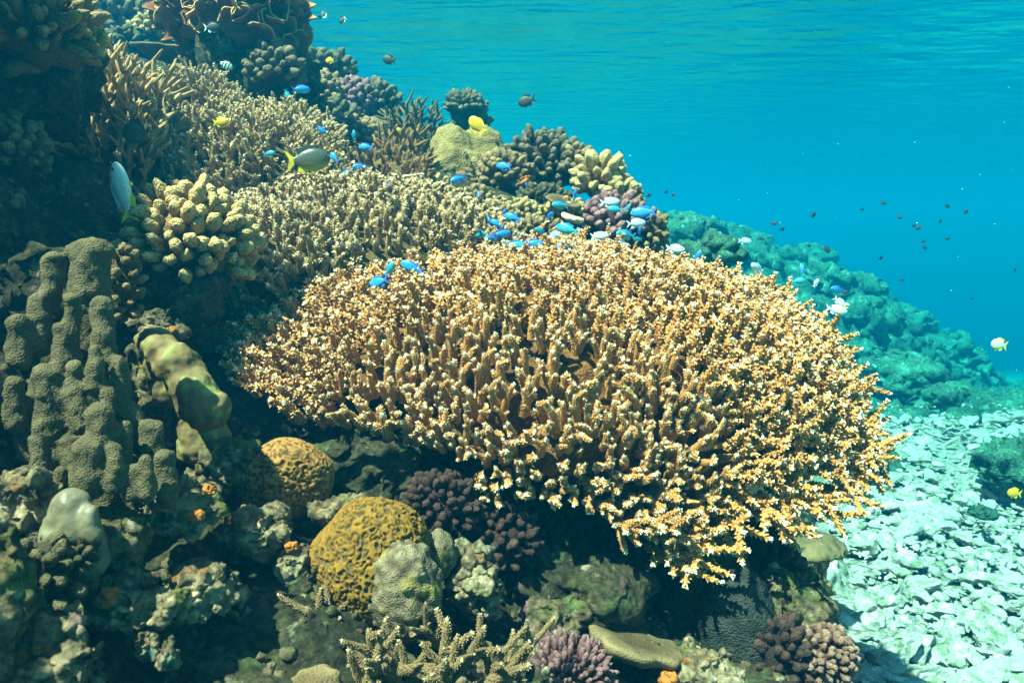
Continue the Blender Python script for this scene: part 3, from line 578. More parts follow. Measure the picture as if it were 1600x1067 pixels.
def spray(name, label, c, mat, dirs, seed):
    t = thing(name, label, 'coral', c); him = meshes(VB_H, mat); g = np.random.default_rng(seed)
    for (dx, dy, d, ang, tilt, sc) in dirs:
        a = R(ang); v = Vector((math.cos(a), -tilt, math.sin(a))); part('branch', him[int(g.integers(9))], t, P(dx, dy, d) - Vector(c), qdir(v.normalized(), g.uniform(0, 6.28)), sc * .88)
    V, F, T = blob(3, (.10, .08, .03), [(.012, 20, 0)], seed); part('core', mesh('core', V, F, M[mat], T * .2), t, (0, .02, -.04)); return t
spray('staghorn_coral', 'grey staghorn with bluish-white tips in the bottom foreground, right half', P(700, 1060, 1.22), 'stag_low',
  [(690, 1075, 1.20, 84, .1, .95), (715, 1060, 1.22, 66, .2, .85), (735, 1080, 1.2, 40, .3, .9), (660, 1065, 1.2, 140, .3, .8), (760, 1085, 1.22, 70, .2, .85), (700, 1085, 1.15, 95, .5, .8),
   (780, 1075, 1.24, 55, .1, .8), (640, 1085, 1.16, 120, .4, .75), (740, 1060, 1.26, 20, .2, .7), (705, 1040, 1.25, 110, .1, .7)], 61)
spray('staghorn_coral', 'grey staghorn with bluish-white tips in the bottom foreground, left half', P(560, 1060, 1.2), 'stag_low',
  [(560, 1070, 1.2, 140, .1, .9), (585, 1020, 1.22, 172, .1, .95), (520, 1040, 1.22, 110, .1, .8), (600, 1080, 1.15, 95, .4, .85), (560, 1085, 1.12, 60, .5, .8), (620, 1050, 1.18, 30, .4, .75),
   (540, 1075, 1.15, 165, .4, .8), (500, 1035, 1.24, 80, -.1, .75), (610, 1010, 1.24, 45, .2, .6), (530, 1000, 1.26, 130, .0, .8)], 62)

# ------------------------------------------------------------------ knobbly heads
cauliflower('cauliflower_coral', 'cream cauliflower coral with fat knobs above the olive columns', P(298, 385, 1.75), (.135, .13, .13), 165, .0178, 'pocil', 3, -.45, h=1.05)
cauliflower('cauliflower_coral', 'small brown knobbly coral tucked beside the olive column', P(192, 450, 1.32), (.028, .03, .075), 40, .008, 'pocil_b', 4, -.8)
cauliflower('cauliflower_coral', 'purple cauliflower coral on the ridge among blue fish', P(955, 348, 2.75), (.125, .10, .095), 95, .017, 'purple', 5, -.3)
cauliflower('bush_coral', 'dark bushy coral topping the ridge against open water', P(850, 262, 3.2), (.175, .15, .14), 170, .017, 'pocil_d', 6, -.5, h=1.2)
cauliflower('cauliflower_coral', 'small brown knobby head right of the dark bushy coral', P(903, 258, 3.1), (.055, .06, .075), 45, .015, 'pocil_b', 7, -.4)
cauliflower('cauliflower_coral', 'yellow-cream knobbed coral descending the right end of the ridge', P(938, 282, 3.0), (.085, .07, .085), 38, .023, 'pocil_y', 8, -.4, h=1.35)
cauliflower('cauliflower_coral', 'pale yellow round-knobbed coral above the purple coral', P(965, 305, 2.95), (.07, .06, .06), 34, .021, 'pocil_y', 9, -.4, h=1.0)
cauliflower('cauliflower_coral', 'brown knobbly coral right of the yellowish lobed boulder coral', P(790, 275, 3.05), (.105, .08, .085), 80, .016, 'pocil_b', 10, -.4)
cauliflower('cauliflower_coral', 'brown knobbed coral at the right foot of the purple coral', P(1015, 372, 2.75), (.06, .06, .09), 45, .014, 'pocil_b', 11, -.6)
cauliflower('cauliflower_coral', 'tiny brown knobbed coral above the right edge of the purple coral', P(988, 312, 2.9), (.035, .03, .035), 22, .011, 'pocil_b', 12, -.4)
cauliflower('cauliflower_coral', 'pinkish knobbed coral at the bottom, reef foot beside the rubble', P(1275, 1020, 1.58), (.075, .075, .06), 190, .0082, 'pink', 13, -.5)
cauliflower('cauliflower_coral', 'darker purple-brown knobbed coral left of the pinkish one at the bottom', P(1215, 1035, 1.55), (.065, .07, .085), 90, .011, 'plum', 14, -.5)
cauliflower('cauliflower_coral', 'pink and green fine branching coral at the bottom centre edge', P(880, 1050, 1.36), (.085, .07, .05), 220, .0062, 'purple', 15, -.3, h=1.6)
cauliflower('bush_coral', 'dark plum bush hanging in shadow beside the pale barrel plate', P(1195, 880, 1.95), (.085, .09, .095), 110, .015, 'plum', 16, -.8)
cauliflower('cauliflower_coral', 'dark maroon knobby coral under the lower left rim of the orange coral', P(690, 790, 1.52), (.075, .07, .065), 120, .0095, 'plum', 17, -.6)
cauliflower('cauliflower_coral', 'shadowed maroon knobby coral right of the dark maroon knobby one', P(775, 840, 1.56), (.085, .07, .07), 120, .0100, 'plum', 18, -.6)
cauliflower('cauliflower_coral', 'yellow knobbly coral hanging from the shaded left wall', P(132, 58, 1.72), (.035, .035, .035), 40, .0105, 'pocil_y', 19, -.8)
cauliflower('cauliflower_coral', 'dark knobbly coral overhanging the top left corner', P(40, 45, 1.68), (.13, .12, .10), 130, .0145, 'pocil_b', 20, -.5, h=1.7)
cauliflower('cauliflower_coral', 'dim brown knobbly coral at the left edge above the dark cave', P(22, 238, 1.72), (.065, .06, .07), 60, .014, 'pocil_b', 21, -.5)
cauliflower('cauliflower_coral', 'small olive knobby coral in front of the slick grey coral, lower left', P(62, 905, .95), (.05, .045, .05), 48, .010, 'olive', 22, -.4)
cauliflower('cauliflower_coral', 'tiny olive knob cluster below the slick grey coral', P(112, 870, .97), (.028, .03, .028), 34, .0065, 'olive', 23, -.3)
cauliflower('cauliflower_coral', 'olive double knob near the orange sponge at lower left', P(135, 945, .99), (.022, .02, .03), 12, .010, 'olive', 24, -.4)
cauliflower('cauliflower_coral', 'brown knobby coral at far right of ridge behind the table top', P(905, 345, 2.75), (.05, .05, .04), 36, .012, 'pocil_b', 25, -.3)

# leaf coral at the top
def frond(seed):
    g = np.random.default_rng(seed); nu, nv = 17, 9; u = np.linspace(-1, 1, nu); v = np.linspace(0, 1, nv); U, W = np.meshgrid(u, v, indexing='ij')
    k = g.uniform(.7, 1.5); wd = .5 + .55 * W; x = np.sin(U * k) / k * wd; y = (1 - np.cos(U * k)) / k * wd * 1.1 + .06 * np.sin(U * 5 + seed) * W
    z = W * (1 + .10 * np.sin(U * 6 + seed * 2) + .12 * g.normal()) - .12 * U ** 2
    A = np.stack([x, y, z], -1).reshape(-1, 3); th = .05 * (1 - .3 * W.ravel())[:, None]; F = grid_faces(nu, nv); n = normals(A, F)
    V = np.concatenate([A + n * th, A - n * th]); m = nu * nv
    ring = [i * nv for i in range(nu)] + [(nu - 1) * nv + j for j in range(1, nv)] + [i * nv + nv - 1 for i in range(nu - 2, -1, -1)] + [j for j in range(nv - 2, 0, -1)]
    rf = np.array([[a, b, b + m, a + m] for a, b in zip(ring, ring[1:] + ring[:1])]); T = np.tile(W.ravel(), 2) ** 2
    return V, np.concatenate([F, F[:, ::-1] + m, rf[:, ::-1]]), T
FR = [frond(s) for s in range(8)]
def leaf_coral(name, label, c, rad, n, s, seed):
    t = thing(name, label, 'coral', c); g = np.random.default_rng(seed); ms = [mesh('frond', v, f, M['frond'], tt) for v, f, tt in FR]; rad = np.array(rad)
    V, F, T = blob(4, rad * .72, [(.03, 8, 0)], seed); part('core', mesh('core', V, F, M['frond'], T * .3), t)
    for p in sphere_pts(n, seed, -.35):
        p = p + g.normal(0, .08, 3); d = Vector(p / rad).normalized() + Vector((0, 0, .55)); sc = s * g.uniform(.7, 1.3)
        part('frond', ms[int(g.integers(8))], t, Vector(p * rad * .72), qdir(d.normalized(), g.uniform(0, 6.28)), sc)
    return t
leaf_coral('leaf_coral', 'big brown leafy coral with pale rims at the top, left of open water', P(370, 35, 3.1), (.33, .26, .22), 190, .068, 3)
rock('reef_boulder', 'dark brown rock pillar under the brown leaf coral', P(375, 120, 3.25), (.30, .26, .24), 'rock_dark', 33, 5)
rock('reef_boulder', 'shadowed knobbly rock right of the pillar above the staghorn clump', P(455, 140, 3.2), (.12, .14, .14), 'rock_dark', 34, 5)
def plate(name, label, c, rad, thick, mat, seed, tilt=(0, 0), cat='coral', cup=.15):
    V, F = ico(5); r = np.hypot(V[:, 0], V[:, 1]); z = np.sign(V[:, 2]) * np.sqrt(np.clip(1 - r ** 4, 0, 1)) * thick
    a = np.arctan2(V[:, 1], V[:, 0]); wob = 1 + .10 * vnoise(np.stack([np.cos(a) * 2, np.sin(a) * 2, 0 * a + seed], 1), seed) + .03 * np.sin(a * 9 + seed)
    W = np.stack([V[:, 0] * rad[0] * wob, V[:, 1] * rad[1] * wob, z + cup * r ** 2 * rad[0]], 1); W += normals(W, F) * (.25 * thick * fbm(W * 22 + seed, 3, seed))[:, None]
    o = part(name, mesh(name, W, F, M[mat], np.clip(r ** 3, 0, 1)), None, c); o.rotation_euler = (tilt[0], tilt[1], seed); return tag(o, label, cat)
plate('plate_coral', 'flat pale-edged table coral in front of the dark pillar, upper left', P(275, 92, 3.4), (.17, .14), .02, 'plate', 1, (.05, .05))
plate('plate_coral', 'tan plate coral ledge in shadow at the bottom, beside the pink branching coral', P(990, 1015, 1.45), (.10, .10), .02, 'plate', 2, (.35, .1))
plate('plate_coral', 'pale smooth cup-shaped coral plate above the rubble, right of the shadow', P(1240, 838, 3.1), (.20, .18), .04, 'plate', 3, (.28, .10), cup=-.35)
plate('plate_coral', 'dim green plate coral under the dark corner coral at the left edge', P(30, 100, 1.75), (.07, .07), .03, 'plate', 4, (.2, .1), cup=-.4)
plate('plate_coral', 'pale tan shelf coral across the middle of the finger coral field', P(640, 281, 2.72), (.10, .05), .010, 'stag', 5, (.1, .05))
plate('plate_coral', 'tan fan-shaped coral cut by the bottom edge, left of the grey staghorn', P(488, 1078, 1.08), (.045, .04), .018, 'plate', 6, (.8, .0), cup=-.2)

# ------------------------------------------------------------------ rocks of the foreground
for lab, px, py, d, rad, mat, seed in [
 ('pale knobbly rock with orange sponge between the two brain corals', 400, 830, 1.30, (.060, .055, .042), 'rock_pale', 51),
 ('small rounded pale rock under the left of the mustard brain coral', 455, 880, 1.29, (.026, .03, .028), 'rock_pale', 52),
 ('pale crusted rock with a purple side, lower left', 275, 790, 1.14, (.056, .05, .040), 'rock_pale', 53),
 ('upright crusted knob on the rock with a purple side', 224, 755, 1.13, (.017, .017, .030), 'rock_pale', 54),
 ('whitish encrusted rock low at the left, above the dark gap', 315, 920, 1.10, (.052, .05, .035), 'rock_pale', 55),
 ('green and orange mottled rock at the left edge', 25, 800, 1.0, (.05, .05, .05), 'rock_pale', 56),
 ('mottled yellow-green boulder in the bottom left corner', 85, 1045, .86, (.058, .05, .062), 'rock_pale', 57),
 ('brown smooth boulder at the left edge of the bottom corner', 8, 960, .84, (.035, .04, .09), 'rock', 58),
 ('olive turf rock between the slick grey coral and purple-sided rock', 185, 850, 1.06, (.038, .04, .05), 'rock', 59),
 ('crusted rubble ridge running below the olive turf rock', 200, 935, 1.04, (.07, .05, .035), 'rock_pale', 60),
 ('small yellow-green lump above the dark gap, bottom left', 228, 1010, 1.0, (.015, .016, .02), 'rock_pale', 61),
 ('small speckled lump right of the yellow-green lump, bottom left', 262, 1025, 1.0, (.013, .016, .02), 'rock_pale', 62),
 ('pale rock shelf behind the mustard brain coral', 545, 800, 1.42, (.075, .05, .028), 'rock_pale', 63),
 ('yellow-green crusted rock right of the grey lumpy coral', 735, 900, 1.40, (.05, .05, .05), 'rock_pale', 64),
 ('pale crusted knob beside the hollow, right of the grey staghorn', 765, 935, 1.38, (.028, .03, .03), 'rock_pale', 65),
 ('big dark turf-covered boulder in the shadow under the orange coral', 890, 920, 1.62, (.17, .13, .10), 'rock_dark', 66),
 ('colourful crusted rock underside at the centre bottom', 860, 975, 1.50, (.07, .07, .05), 'rock', 67),
 ('crusted rock with an orange sponge at the bottom edge, right of the tan plate', 1085, 1045, 1.44, (.085, .06, .045), 'rock_pale', 68),
 ('dark green rock wall at the foot of the reef beside the rubble', 1225, 970, 1.66, (.08, .09, .10), 'rock', 69),
 ('dark pointed stone at the reef foot above the pinkish coral', 1277, 1000, 1.66, (.022, .02, .024), 'rock_dark', 70),
 ('purplish rock wedge left of the smooth olive slab', 232, 610, 1.40, (.035, .05, .085), 'rock', 71),
 ('orange and maroon crusted knob above the smooth olive slab', 245, 510, 1.50, (.05, .05, .03), 'rock', 72),
 ('dark rock supporting the cream cauliflower coral', 290, 480, 1.72, (.085, .10, .10), 'rock_dark', 73),
 ('dark rock behind the olive columns on the left', 60, 560, 1.36, (.12, .10, .16), 'rock_dark', 74),
 ('dark overhanging rock at the top left corner', 20, 110, 1.85, (.18, .22, .16), 'rock_dark', 75),
 ('dark green turf rock between smooth slab and brown brain coral', 345, 730, 1.42, (.06, .06, .05), 'rock', 76),
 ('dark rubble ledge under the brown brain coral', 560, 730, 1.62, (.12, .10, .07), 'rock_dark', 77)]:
    rock('reef_stone', lab, P(px, py, d), rad, mat, seed, 6 if max(rad) > .045 and mat == 'rock_pale' else 5)
for lab, px, py, d, s in [('orange sponge on the pale knobbly rock between the brain corals', 455, 855, 1.235, .010), ('small orange sponge ball on the purple-sided rock', 306, 805, 1.085, .011),
  ('orange sponge lump low at the left near the olive knobs', 168, 933, .985, .013), ('orange sponge at the bottom edge right of the tan plate', 1040, 1060, 1.375, .016), ('orange sponge high on the purple-sided rock', 328, 765, 1.11, .010),
  ('orange sponge tuft above the smooth olive slab', 268, 518, 1.44, .011), ('orange knob coral on the ridge near the dark bushy coral', 822, 284, 2.95, .026), ('orange knob coral among the blue fish at mid ridge', 787, 322, 2.75, .018)]:
    V, F, T = blob(4, (s, s * .8, s * .8), [(s * .3, 1 / s, 0), (s * .16, 3 / s, 1)], int(px)); tag(part('sponge', mesh('sponge', V, F, M['orange'], T), None, P(px, py, d)), lab, 'sponge')
# ------------------------------------------------------------------ mixed growth on the ridge
g = np.random.default_rng(77)
MIX = [('cauliflower_coral', 'brown knobbed coral left of the school over the grey-brown fingers', 745, 318, 2.85, (.075, .06, .05), 60, .014, 'pocil_b', -.3, 1.),
 ('cauliflower_coral', 'dull olive knobbed coral at mid ridge below the dark bushy coral', 850, 312, 2.95, (.10, .07, .05), 80, .013, 'olive', -.3, 1.),
 ('cauliflower_coral', 'tan knobbed coral patch below the orange knob coral', 765, 345, 2.65, (.085, .06, .05), 70, .013, 'pocil_b', -.3, 1.2),
 ('cauliflower_coral', 'yellow-olive knobbed coral under the teal fish at mid ridge', 815, 335, 2.72, (.075, .06, .045), 70, .012, 'pocil_y', -.3, .9),
 ('cauliflower_coral', 'low brown knobbed coral just above the orange table top', 840, 362, 2.58, (.095, .06, .045), 80, .012, 'pocil_b', -.3, 1.),
 ('cauliflower_coral', 'pale knobbed mound behind the pair of overlapping blue fish', 885, 330, 2.72, (.07, .05, .04), 60, .012, 'pocil', -.3, .8),
 ('cauliflower_coral', 'yellow knobbed coral above the finger coral, left of the lobed boulder', 690, 300, 2.95, (.07, .05, .05), 50, .014, 'pocil_y', -.3, 1.),
 ('cauliflower_coral', 'green-grey knobbed head on the far ridge top', 500, 112, 4.4, (.17, .14, .09), 70, .030, 'olive', -.3, 1.3),
 ('cauliflower_coral', 'dull purple knobbed coral on the far ridge', 548, 160, 4.2, (.13, .11, .11), 90, .022, 'purple', -.4, 1.),
 ('cauliflower_coral', 'dark green knobbed coral at the right end of the far ridge', 590, 165, 4.3, (.12, .10, .12), 70, .025, 'pocil_d', -.5, 1.),
 ('cauliflower_coral', 'olive knobbed coral on the far ridge beneath the flat cap', 520, 190, 4.0, (.15, .12, .09), 80, .024, 'olive', -.4, 1.),
 ('cauliflower_coral', 'brown knobbed coral left of the far ridge purple one', 505, 150, 4.1, (.10, .1, .10), 60, .024, 'pocil_b', -.4, 1.),
 ('cauliflower_coral', 'round green-grey bush crowning the lone pinnacle', 728, 168, 4.4, (.098, .09, .062), 80, .019, 'pocil_d', -.3, 1.3),
 ('cauliflower_coral', 'dark knobbed shaft of the lone pinnacle under its bush', 735, 205, 4.5, (.10, .10, .14), 70, .026, 'pocil_d', -.6, 1.),
 ('cauliflower_coral', 'blue-green hazy coral head at the top, far left of the leaf coral', 215, 20, 4.6, (.20, .2, .16), 90, .03, 'olive', -.5, 1.3),
 ('cauliflower_coral', 'dark hazy coral cap at the top left behind the yellow knobs', 185, 40, 4.2, (.16, .15, .13), 80, .028, 'pocil_d', -.5, 1.2),
 ('cauliflower_coral', 'pale green hazy coral head left of the leaf coral', 245, 55, 4.0, (.12, .12, .09), 80, .022, 'pocil_y', -.4, 1.),
 ('cauliflower_coral', 'blue-green hazy coral left of the flat table coral', 205, 75, 3.9, (.10, .1, .09), 70, .02, 'olive', -.5, 1.),
 ('cauliflower_coral', 'brown mound at the right shoulder below the leaf coral', 470, 175, 3.4, (.11, .11, .09), 70, .02, 'pocil_d', -.4, 1.),
 ('cauliflower_coral', 'dark brown knobs at the base of the leaf coral pillar', 430, 110, 3.0, (.10, .1, .08), 70, .02, 'pocil_d', -.6, 1.),
 ('cauliflower_coral', 'tan knobbed mound under the yellow fish on the far ridge', 545, 215, 3.5, (.13, .1, .08), 70, .02, 'pocil_b', -.4, 1.)]
for k, (nm, lab, px, py, d, rad, n, kr, mat, zm, h) in enumerate(MIX): cauliflower(nm, lab, P(px, py, d), rad, n, kr, mat, 200 + k, zm, h=h)
plate('plate_coral', 'flat brown cap coral on the far ridge skyline', P(545, 125, 4.4), (.12, .10), .03, 'plate', 11, (.1, .1), cup=-.2)
plate('plate_coral', 'second flat brown cap coral lower on the far ridge skyline', P(565, 132, 4.3), (.09, .09), .04, 'pocil_b', 12, (.1, .2), cup=-.3)
plate('plate_coral', 'thin green-white plate coral beside the pale knobbed mound at mid ridge', P(880, 318, 2.68), (.07, .06), .010, 'plate', 13, (.4, .1))
plate('plate_coral', 'small tan plate coral below the green-white plate at mid ridge', P(893, 343, 2.62), (.05, .04), .012, 'stag', 14, (.3, -.1))

# ------------------------------------------------------------------ small encrusting growth over the bare rock (uncountable)
def growth(name, Vs, Ns, n, smin, smax, sub, mat, seed, label, mask):
    g = np.random.default_rng(seed); ok = np.where(mask(Vs, Ns))[0]; s = Soup(); base = [blob(sub, (1, 1, .9), [(.25, 1.2, 0), (.3, 2.2, 1)], k + seed) for k in range(6)]
    for i in g.choice(ok, n):
        v, f, t = base[int(g.integers(6))]; sz = smin * (smax / smin) ** g.random(); q = np.array(qdir(Ns[i], g.uniform(0, 6.28)).to_matrix())
        s.add((v * [sz * g.uniform(.7, 1.3), sz, sz * g.uniform(.5, 1.1)]) @ q.T + Vs[i] + Ns[i] * sz * .1, f, np.clip(t * g.uniform(.5, 1.1), 0, 1))
    tag(part(name, s.mesh(name, M[mat])), label, kind='stuff')
inview = lambda V, N: (np.abs(V[:, 0]) < .76 * V[:, 1] + .1) & (V[:, 1] > .75)
growth('turf_growth', nearV, nearN, 2000, .006, .018, 2, 'rock', 301, 'small mottled crusts and turf lumps on the near reef rock', inview)
growth('knobby_turf', nearV, nearN, 1400, .006, .014, 2, 'rock', 305, 'fine knobbly turf on the nearest reef rock', lambda V, N: inview(V, N) & (V[:, 1] < 1.9) & (V[:, 2] < .1))
growth('coralline_crust', nearV, nearN, 1500, .006, .022, 2, 'rock_pale', 302, 'pale pinkish crust lumps scattered over the near reef rock', inview)
growth('olive_crust', nearV, nearN, 900, .008, .03, 2, 'pocil_b', 303, 'brown encrusting lumps scattered over the near reef rock', lambda V, N: inview(V, N) & (V[:, 1] > 2.2))
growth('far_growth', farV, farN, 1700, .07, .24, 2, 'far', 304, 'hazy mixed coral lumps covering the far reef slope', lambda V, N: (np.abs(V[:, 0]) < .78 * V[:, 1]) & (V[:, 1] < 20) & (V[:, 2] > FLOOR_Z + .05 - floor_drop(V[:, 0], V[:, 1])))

growth('distant_bottom_growth', np.array([[x, y, FLOOR_Z - float(floor_drop(x, y))] for x, y in zip(rng.uniform(2.8, 14, 4000), rng.uniform(6.6, 18, 4000))]), np.tile([0, 0, 1.], (4000, 1)), 600, .06, .24, 2, 'far', 306, 'dim low growth covering the distant bottom at the right', lambda V, N: V[:, 0] < .8 * V[:, 1])
# far coral heads that can still be told apart
FARM = []
for k in range(6):
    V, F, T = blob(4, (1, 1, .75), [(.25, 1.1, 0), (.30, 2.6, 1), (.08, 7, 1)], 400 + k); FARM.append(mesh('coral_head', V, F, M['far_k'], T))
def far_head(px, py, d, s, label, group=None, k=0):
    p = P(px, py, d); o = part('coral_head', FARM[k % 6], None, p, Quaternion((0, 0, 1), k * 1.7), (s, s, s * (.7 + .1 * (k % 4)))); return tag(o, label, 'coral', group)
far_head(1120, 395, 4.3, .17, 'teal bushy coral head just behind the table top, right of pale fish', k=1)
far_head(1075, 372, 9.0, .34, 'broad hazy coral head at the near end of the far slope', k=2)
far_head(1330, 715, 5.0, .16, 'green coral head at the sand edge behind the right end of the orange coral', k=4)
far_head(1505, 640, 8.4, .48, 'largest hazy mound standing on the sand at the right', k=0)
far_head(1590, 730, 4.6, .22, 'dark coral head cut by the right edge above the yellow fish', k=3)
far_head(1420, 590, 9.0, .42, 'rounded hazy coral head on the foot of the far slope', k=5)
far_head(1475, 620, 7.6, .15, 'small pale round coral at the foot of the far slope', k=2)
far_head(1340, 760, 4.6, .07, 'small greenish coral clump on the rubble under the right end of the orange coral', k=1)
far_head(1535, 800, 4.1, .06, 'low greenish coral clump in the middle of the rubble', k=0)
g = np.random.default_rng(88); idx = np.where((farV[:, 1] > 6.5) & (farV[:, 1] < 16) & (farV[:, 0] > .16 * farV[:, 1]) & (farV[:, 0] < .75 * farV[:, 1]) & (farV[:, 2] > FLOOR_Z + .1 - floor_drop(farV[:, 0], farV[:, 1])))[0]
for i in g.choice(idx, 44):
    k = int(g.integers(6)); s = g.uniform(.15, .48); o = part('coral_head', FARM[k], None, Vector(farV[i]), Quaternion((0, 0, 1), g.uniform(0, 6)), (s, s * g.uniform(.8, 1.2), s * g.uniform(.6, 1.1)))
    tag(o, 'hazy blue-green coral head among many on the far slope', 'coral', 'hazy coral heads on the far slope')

# ------------------------------------------------------------------ rubble
def stone_shape(seed, sub=3, flat=.5):
    g = np.random.default_rng(seed); V, F = ico(sub)
    for _ in range(9):                                           # chop facets
        n = g.normal(size=3); n /= np.linalg.norm(n); d = g.uniform(.35, .75); e = V @ n - d; V = V - np.clip(e, 0, None)[:, None] * n * .92
    V = V * [g.uniform(1.0, 1.6), g.uniform(.6, 1.0), flat * g.uniform(.8, 1.4)]; n = normals(V, F); V = V + n * (.10 * fbm(V * 2.2 + seed, 3, seed) + .075 * fbm(V * 6, 3, seed))[:, None]; return V, F
ST = [stone_shape(500 + k, 3, (.35, .5, .6, .4)[k % 4]) for k in range(10)]; STM = [mesh('rubble_stone', v, f, M['rubble_k'], smooth=False) for v, f in ST]; STL = [stone_shape(500 + k, 2, (.35, .5, .6, .4)[k % 4]) for k in range(10)]
def rubble():
    g = np.random.default_rng(99); spots = []
    while len(spots) < 4300:
        y = g.uniform(1.3, 7.6) if g.random() < .65 else g.uniform(1.3, 4.5); x = g.uniform(.5, .78 * y + .5)
        if H(x, y)[0] > FLOOR_Z - .1: continue
        s = .012 * (7.0 ** (g.random() ** 2.3)); spots.append((x, y, s))
    spots.sort(key=lambda a: -a[2] / a[1] * (1 if a[0] < .74 * a[1] else .01)); soup = Soup(); top = spots[:300]
    for n, (x, y, s) in enumerate(spots):
        k = int(g.integers(10)); q = Quaternion((0, 0, 1), g.uniform(0, 6.28)) @ Quaternion((1, 0, 0), g.normal(0, .35)) @ Quaternion((0, 1, 0), g.normal(0, .35)); z = FLOOR_Z + s * g.uniform(.0, .7) + .02
        if n < 300: part('rubble_stone', STM[k], bed, (x, y, z - float(floor_drop(x, y))), q, (s, s * g.uniform(.7, 1.3), s * g.uniform(.8, 1.4)))
        else: v, f = STL[k]; soup.add((v * s * [1, 1, .8]) @ np.array(q.to_matrix()).T + [x, y, z - float(floor_drop(x, y))], f)
    me_ = soup.mesh('small_rubble', M['rubble']); me_.polygons.foreach_set('use_smooth', np.zeros(len(me_.polygons), bool)); part('small_rubble', me_, bed, kind='stuff')
    s2 = Soup()
    for i in range(1500):
        y = g.uniform(1.6, 7.0); x = g.uniform(.5, .76 * y + .3)
        if H(x, y)[0] > FLOOR_Z - .02: continue
        v, f = STL[int(g.integers(10))]; s = g.uniform(.008, .024); q = Quaternion((g.normal(), g.normal(), g.normal(), g.normal())).normalized(); s2.add((v * s) @ np.array(q.to_matrix()).T + [x, y, FLOOR_Z + .02 + s * .4], f)
    part('rubble_gravel', s2.mesh('rubble_gravel', M['rubble']), bed, kind='stuff')
rubble()
def floor_at(px, py):
    v = P(px, py, 1.0); t = (FLOOR_Z + .03) / v.z; return v * t
for lab, px, py, s, k, rz in [('large pale flat slab lying on the rubble at the bottom right', 1440, 1010, (.15, .17, .10), 1, .5), ('white slab cut by the bottom edge right of the dark fish', 1390, 1055, (.17, .11, .08), 3, .1),
  ('pale rounded block beside the pale cup-shaped plate', 1300, 905, (.17, .17, .22), 2, 1.1), ('pale boulder left of the large flat slab', 1330, 985, (.13, .16, .15), 5, 2.0), ('long pale slab slanting across the upper rubble', 1440, 800, (.20, .11, .12), 0, -.4),
  ('angular pale block in the middle of the rubble', 1415, 830, (.11, .12, .13), 6, .9), ('low pale slab near the right edge of the rubble', 1535, 905, (.14, .10, .09), 4, -.2), ('pale slab at the bottom right corner', 1560, 1050, (.17, .13, .09), 7, .3),
  ('finger of pale dead coral pointing down among the rubble', 1468, 925, (.05, .15, .06), 8, .2)]:
    p = floor_at(px, py); o = part('rubble_boulder', mesh('rubble_boulder', *stone_shape(600 + k, 4, .55), M['rubble_k']), None, p, Quaternion((0, 0, 1), rz), s); tag(o, lab, 'stone')

# ------------------------------------------------------------------ fish (heading +X, unit length)
def flat(poly, th):
    poly = np.array(poly, float); n = len(poly); c = poly.mean(0); A = np.stack([poly[:, 0], np.full(n, .0015), poly[:, 1]], 1); B = A * [1, -1, 1]
    V = np.concatenate([A, B, [[c[0], th, c[1]], [c[0], -th, c[1]]]]); i = np.arange(n); j = (i + 1) % n
    return V, np.concatenate([np.stack([i, j, 0 * i + 2 * n], 1), np.stack([j + n, i + n, 0 * i + 2 * n + 1], 1), np.stack([i, i + n, j + n], 1), np.stack([i, j + n, j], 1)])
def fish_shape(hgt, thick, fork=.16):
    xs = np.array([.5, .485, .45, .39, .30, .18, .04, -.10, -.21, -.28, -.33]); pr = np.array([.03, .22, .45, .68, .88, 1.0, .98, .78, .50, .32, .27]); th = np.array([.06, .3, .55, .78, .95, 1.0, .92, .7, .42, .25, .14])
    seg = 16; a = np.arange(seg) * 2 * np.pi / seg; V = np.stack([np.repeat(xs, seg), (th[:, None] * thick * .5 * np.sin(a)).ravel(), (pr[:, None] * hgt * .5 * np.cos(a)).ravel()], 1)
    F = grid_faces(len(xs), seg, True); h = hgt / 2
    tail = flat([(-.31, .13 * h * 2), (-.42, .55 * h + .03), (-.52, .75 * h + .05), (-.5 + fork, 0), (-.52, -.75 * h - .05), (-.42, -.55 * h - .03), (-.31, -.13 * h * 2)], .008)
    dors = flat([(.24, h * .88), (.14, h * 1.22), (.0, h * 1.28), (-.14, h * 1.12), (-.27, h * .95), (-.22, h * .48), (0, h * .85)], .010)
    anal = flat([(.02, -h * .9), (-.12, -h * 1.2), (-.26, -h * 1.0), (-.24, -h * .45), (-.1, -h * .72)], .008)
    pelv = flat([(.20, -h * .9), (.10, -h * 1.35), (.06, -h * .92)], .006)
    return dict(body=(V, F), tail_fin=tail, dorsal_fin=dors, anal_fin=anal, pelvic_fin=pelv)
EYE = ico(2)
M['f_blue'] = fish_mat('blue_fish_skin', [(0, (.10, .55, .70)), (.4, (.03, .34, .80)), (1, (.02, .13, .72))])
M['f_teal'] = fish_mat('teal_fish_skin', [(0, (.10, .50, .52)), (.5, (.04, .38, .50)), (1, (.02, .20, .55))])
M['f_pale'] = fish_mat('pale_fish_skin', [(0, (.78, .88, .88)), (.6, (.50, .75, .92)), (1, (.20, .40, .85))])
M['f_dark'] = fish_mat('dark_fish_skin', [(0, (.035, .04, .035)), (1, (.015, .018, .022))], rough=.6)
M['f_yellow'] = fish_mat('yellow_fish_skin', [(0, (.75, .42, .02)), (1, (.85, .50, .02))])
M['f_white'] = fish_mat('white_yellow_skin', [(0, (.85, .65, .05)), (.35, (.8, .8, .7)), (1, (.75, .8, .8))])
M['f_grey'] = fish_mat('grey_yellow_skin', [(0, (.50, .42, .02)), (.22, (.26, .23, .06)), (.45, (.10, .10, .07)), (1, (.05, .055, .045))])
M['f_silver'] = fish_mat('silver_blue_skin', [(0, (.72, .76, .74)), (.5, (.52, .64, .70)), (1, (.22, .38, .58))])
